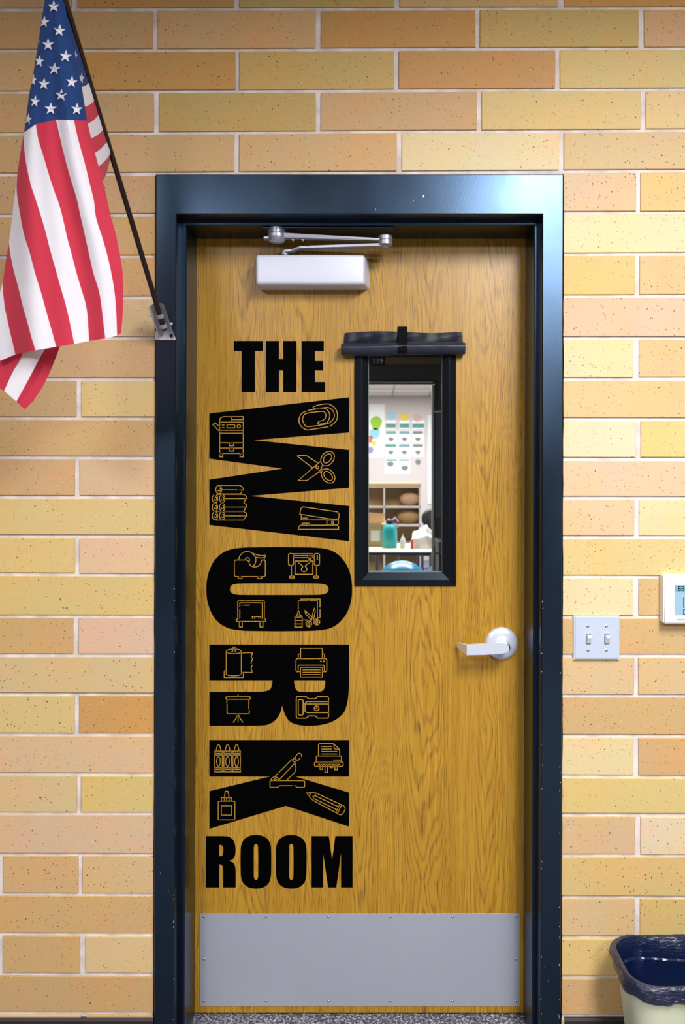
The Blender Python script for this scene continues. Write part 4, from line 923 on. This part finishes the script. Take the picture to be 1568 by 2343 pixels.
blob('green_patch', 861, 968, 13, 16, 'pt_green', po); blob('blue_patch', 858, 992, 12, 13, 'pt_blue', po); blob('red_patch', 847, 1005, 6, 9, 'pt_red', po); blob('yellow_patch', 856, 1014, 6, 6, 'pt_yellow', po); blob('lilac_patch', 848, 1030, 7, 8, 'pt_lilac', po)
papers = [(882, 962, 907, 982, 'pt_teal', 'small teal-headed sheet at the top left of the far wall papers'), (914, 962, 938, 982, 'pt_teal', 'small teal-headed sheet in the middle top row of the far wall papers'), (943, 962, 972, 982, 'pt_teal', 'small teal-headed sheet at the top right of the far wall papers'),
          (881, 984, 909, 1012, 'pt_teal2', 'white sheet with grey heading in the second row, left'), (912, 984, 940, 1012, 'pt_teal2', 'white sheet with grey heading in the second row, middle'), (943, 984, 970, 1012, 'pt_grey', 'white sheet with grey heading in the second row, right'),
          (880, 1014, 909, 1047, 'pt_teal', 'white sheet with dark dot in the third row, left'), (911, 1014, 940, 1047, 'pt_teal2', 'white sheet with dark dot in the third row, middle'), (943, 1014, 970, 1046, 'pt_grey', 'white sheet in the third row, right'),
          (881, 1050, 910, 1085, 'pt_teal', 'white sheet in the lowest row, left'), (911, 1050, 938, 1085, 'pt_teal2', 'white sheet in the lowest row, right')]
for i, (x0, y0, x1, y1, c_, lab) in enumerate(papers):
    o = tag(sheet('paper_sheet', x0, y0, x1, y1, 'paper'), lab, 'paper', 'papers pinned to the far classroom wall')
    if i < 3: sheet('heading', x0+1, y0+7, x1-1, y1-3, c_, W-.006, .002, o)
    elif i < 9: sheet('heading', x0+2, y0+2, x1-2, y0+9, c_, W-.006, .002, o); blob('dot', (x0+x1)/2, y0+21, 6, 4.5, 'pt_grey', o)
    else: sheet('heading', x0+2, y0+1, x1-2, y0+5, c_, W-.006, .002, o); blob('dot', (x0+x1)/2+(-2 if i == 9 else 2), y0+(12 if i == 9 else 21), 8, 6, 'pt_grey', o)
for x, y, c_, nm in ((896, 950, 'pt_blue', 'pale blue heart shaped cut-out on the far wall'), (925, 954, 'pt_yellow', 'yellow square cut-out on the far wall'), (955, 956, 'pt_pink', 'pinkish cut-out on the far wall'), (957, 1057, 'pt_grey', 'small grey round cut-out on the far wall')):
    o = blob('cut_out', x, y, 10 if y < 1000 else 6, 9 if y < 1000 else 6, c_, None); tag(o, nm, 'cut-out')
o = tag(sheet('wall_chart', 979, 950, 991, 1153, 'pt_mint', W, .01), 'tall narrow pale chart at the right of the far classroom wall', 'chart')
# shelf unit
SY = 9.0
def sp(x, y, Y=SY): return px(x, y, Y)
shf = empty('shelf_unit', sp(900, 1300), 'white open shelf unit with maple top behind the classroom table', 'shelf')
xl_, xr_ = sp(790, 0).x, sp(963, 0).x; zt_ = sp(0, 1105).z
obj('top_board', B((xl_, SY, zt_-.05), (xr_, SY+.4, zt_), .003), M_['maple'], shf)
for x in (xl_, sp(879, 0).x, sp(961, 0).x): obj('side_panel', B((x-.008, SY, 0), (x+.014, SY+.38, zt_-.05), .002), M_['shelf_white'], shf)
for y in (1113.5, 1160, 1202, 1245): z = sp(0, y).z; obj('shelf_board', B((xl_, SY, z-.014), (xr_, SY+.38, z+.012), .002), M_['shelf_white'], shf)
obj('back_board', B((xl_, SY+.38, 0), (xr_, SY+.395, zt_-.05)), M_['shelf_back'], shf)
def ellips(name, x, y, Y, rx, rz, m_, ry=None):
    bm = bmesh.new(); bmesh.ops.create_uvsphere(bm, u_segments=20, v_segments=12, radius=1); c = px(x, y, Y)
    for v in bm.verts: v.co = Vector((c.x+v.co.x*rx, c.y+v.co.y*(ry or rx), c.z+v.co.z*rz))
    return obj(name, bm, M_[m_], None, True)
z1 = sp(0, 1160).z+.013
o = ellips('fabric_bundle', 938, 1145, SY+.2, .14, .09, 'peach', .1); o.location.z += z1-(px(0, 1145, SY+.2).z-.09); tag(o, 'peach coloured bundle on the upper shelf', 'bundle')
z2 = sp(0, 1202).z+.013
o = ellips('fabric_bundle', 935, 1190, SY+.2, .16, .1, 'shelf_back', .12); o.location.z += z2-(px(0, 1190, SY+.2).z-.1); tag(o, 'brown bundle on the lower shelf', 'bundle')
# table with things on it
ty0, ty1, tz = 5.35, 6.2, .74
tb = empty('classroom_table', ((843-CX)*7.4/F, ty0, 0), 'pale topped classroom table with metal legs seen through the door window', 'table')
tx0, tx1 = -.32, px(1003, 0, ty0).x
obj('table_top', B((tx0, ty0, tz-.028), (tx1, ty1, tz), .006), M_['laminate'], tb)
obj('edge_band', B((tx0-.002, ty0-.003, tz-.03), (tx1+.002, ty0+.004, tz-.008)), M_['hall_black'], tb)
for x, y in ((tx0+.1, ty0+.08), (tx1-.14, ty0+.08), (tx0+.1, ty1-.08), (tx1-.14, ty1-.08), (.02, ty0+.3)):
    obj('leg', cyl(bmesh.new(), (x, y, 0), (x, y, tz-.028), .014, n=12), M_['metal_leg'], tb, True)
def on(x, Y): return px(x, 0, Y).x
Yb_ = 5.85; k = (D+Yb_)/F
ca = empty('cardboard_box', (on(860, Yb_), Yb_, tz), 'open cardboard box with white label at the left end of the table', 'box')
xa, xb = on(815, Yb_), on(876, Yb_); zt2 = tz+.215
bm = bmesh.new(); th_ = .005
for a, b in (((xa, Yb_), (xb, Yb_+th_)), ((xa, Yb_+.26), (xb, Yb_+.265)), ((xa, Yb_), (xa+th_, Yb_+.26)), ((xb-th_, Yb_), (xb, Yb_+.26))): box(bm, (a[0], a[1], tz), (b[0], b[1], zt2))
box(bm, (xa, Yb_, tz), (xb, Yb_+.26, tz+.005)); obj('box_body', bm, M_['cardboard'], ca)
bm = bmesh.new()
v = [bm.verts.new(c) for c in ((xa, Yb_+.262, zt2), (xb, Yb_+.262, zt2), (xb+.03, Yb_+.30, zt2+.09), (xa, Yb_+.30, zt2+.11))]; bm.faces.new(v)
v = [bm.verts.new(c) for c in ((xb, Yb_, zt2), (xb, Yb_+.26, zt2), (xb+.07, Yb_+.26, zt2+.05), (xb+.07, Yb_, zt2-.01))]; bm.faces.new(v)
bmesh.ops.solidify(bm, geom=bm.faces[:], thickness=.004); obj('flap', bm, M_['cardboard'], ca)
p, q = px(849, 1238, Yb_-.002), px(870, 1214, Yb_-.002); obj('label_sticker', B((p.x, Yb_-.002, p.z), (q.x, Yb_, q.z)), M_['paper'], ca)
Yj = 5.75; jx_ = on(892, Yj); jr = 17.5*(D+Yj)/F
jg = empty('drink_jug', (jx_, Yj, tz), 'big turquoise drink jug beside the cardboard box on the table', 'jug')
obj('jug_body', lathe(bmesh.new(), (jx_, Yj, tz), (0, 0, 1), [(0, 0), (0, jr*.95), (.01, jr), (.17, jr*.96), (.205, jr*.8), (.225, jr*.45), (.235, jr*.42)], 28), M_['teal'], jg, True)
obj('cap', lathe(bmesh.new(), (jx_, Yj, tz+.233), (0, 0, 1), [(0, jr*.5), (.028, jr*.5), (.034, jr*.4), (.034, 0)], 20), M_['navy'], jg, True)
obj('handle', tube(bmesh.new(), [(jx_+jr*.3, Yj, tz+.25), (jx_+jr*.7, Yj, tz+.285), (jx_+jr*1.05, Yj, tz+.25), (jx_+jr*1.0, Yj, tz+.19)], .011), M_['pink'], jg, True)
Yc = 5.7; cx_ = on(922, Yc)
bo_ = empty('squeeze_bottle', (cx_, Yc, tz), 'small clear white squeeze bottle right of the turquoise jug', 'bottle')
obj('bottle_body', lathe(bmesh.new(), (cx_, Yc, tz), (0, 0, 1), [(0, 0), (0, .026), (.06, .027), (.085, .022), (.1, .012)], 20), M_['white_plastic'], bo_, True)
obj('nozzle', lathe(bmesh.new(), (cx_, Yc, tz+.098), (0, 0, 1), [(0, .012), (.012, .011), (.014, .006), (.04, .003), (.04, 0)], 14), M_['white_plastic'], bo_, True)
Yd_ = 5.62; cx_ = on(943, Yd_); tag(obj('glue_stick', lathe(bmesh.new(), (cx_, Yd_, tz), (0, 0, 1), [(0, 0), (0, .014), (.03, .014), (.03, .012), (.085, .012), (.09, .0)], 16), M_['red'], smooth=True), 'small red tube in front of the white cloth heap', 'tube')
bm = bmesh.new(); bmesh.ops.create_icosphere(bm, subdivisions=4, radius=1); c0 = Vector((on(972, 5.72), 5.74, tz)); rr_ = random.Random(5)
for v in bm.verts:
    d = v.co.copy(); s_ = 1+.08*math.sin(d.x*7+1)+.07*math.sin(d.z*9+d.y*4)+.05*math.sin(d.x*15)
    v.co = c0+Vector((d.x*.135*s_, d.y*.12*s_, max(0, d.z*.19*s_)))
tag(obj('cloth_heap', bm, M_['cloth'], smooth=True), 'white cloth heap at the right end of the table', 'cloth')
# blue ball on a ring base, dark chair, desk fan
yb = 4.98; ar = .235; bcx = on(920, yb); topz = px(0, 1283, yb-.02).z; bz = topz-ar
bl = tag(ellips('exercise_ball', 920, 1000, yb, ar, ar, 'ball', ar), 'shiny turquoise blue exercise ball in front of the table', 'ball'); bl.location.z = bz-px(0, 1000, yb).z
bs = empty('ball_stand', (bcx, yb, 0), 'low metal ring stand carrying the blue exercise ball', 'stand')
zr = bz-ar*.86; rr0 = ar*.52
pts = [(bcx+rr0*math.cos(t), yb+rr0*math.sin(t), zr) for t in [2*math.pi*i/24 for i in range(25)]]; obj('ring', tube(bmesh.new(), pts, .008, 8), M_['metal_leg'], bs, True)
for i in range(4):
    t = math.pi/4+i*math.pi/2; obj('leg', cyl(bmesh.new(), (bcx+rr0*math.cos(t), yb+rr0*math.sin(t), zr), (bcx+.2*math.cos(t), yb+.2*math.sin(t), 0), .008, n=10), M_['metal_leg'], bs, True)
chx = on(950, 6.6); ch = empty('classroom_chair', (chx, 6.6, 0), 'dark blue plastic classroom chair behind the table legs', 'chair')
obj('seat', B((chx-.2, 6.4, .42), (chx+.2, 6.8, .44), .008, 2), M_['navy'], ch, True); obj('backrest', B((chx-.19, 6.8, .55), (chx+.19, 6.82, .70), .008, 2), M_['navy'], ch, True)
for sx_, sy_ in ((-1, -1), (1, -1), (-1, 1), (1, 1)): obj('leg', cyl(bmesh.new(), (chx+sx_*.17, 6.6+sy_*.17, .42), (chx+sx_*.19, 6.6+sy_*.2, 0), .01, n=10), M_['metal_leg'], ch, True)
for s_ in (-1, 1): obj('back_post', cyl(bmesh.new(), (chx+s_*.17, 6.79, .43), (chx+s_*.17, 6.81, .68), .009, n=10), M_['metal_leg'], ch, True)
fy = SY-.4; fxx = on(987, fy); fz = px(0, 1186, fy).z
fn = empty('pedestal_fan', (fxx, fy, 0), 'black round fan at the right edge of the far doorway view', 'fan')
obj('fan_head', lathe(bmesh.new(), (fxx, fy, fz), (0, -1, 0), [(0, .03), (.02, .11), (.05, .13), (.08, .11), (.09, .03), (.09, 0)], 24), M_['fan_black'], fn, True)
obj('pole', cyl(bmesh.new(), (fxx, fy, .02), (fxx, fy, fz-.08), .014), M_['fan_black'], fn, True); obj('base', lathe(bmesh.new(), (fxx, fy, 0), (0, 0, 1), [(0, 0), (0, .18), (.015, .17), (.03, .03), (.03, 0)], 24), M_['fan_black'], fn, True)
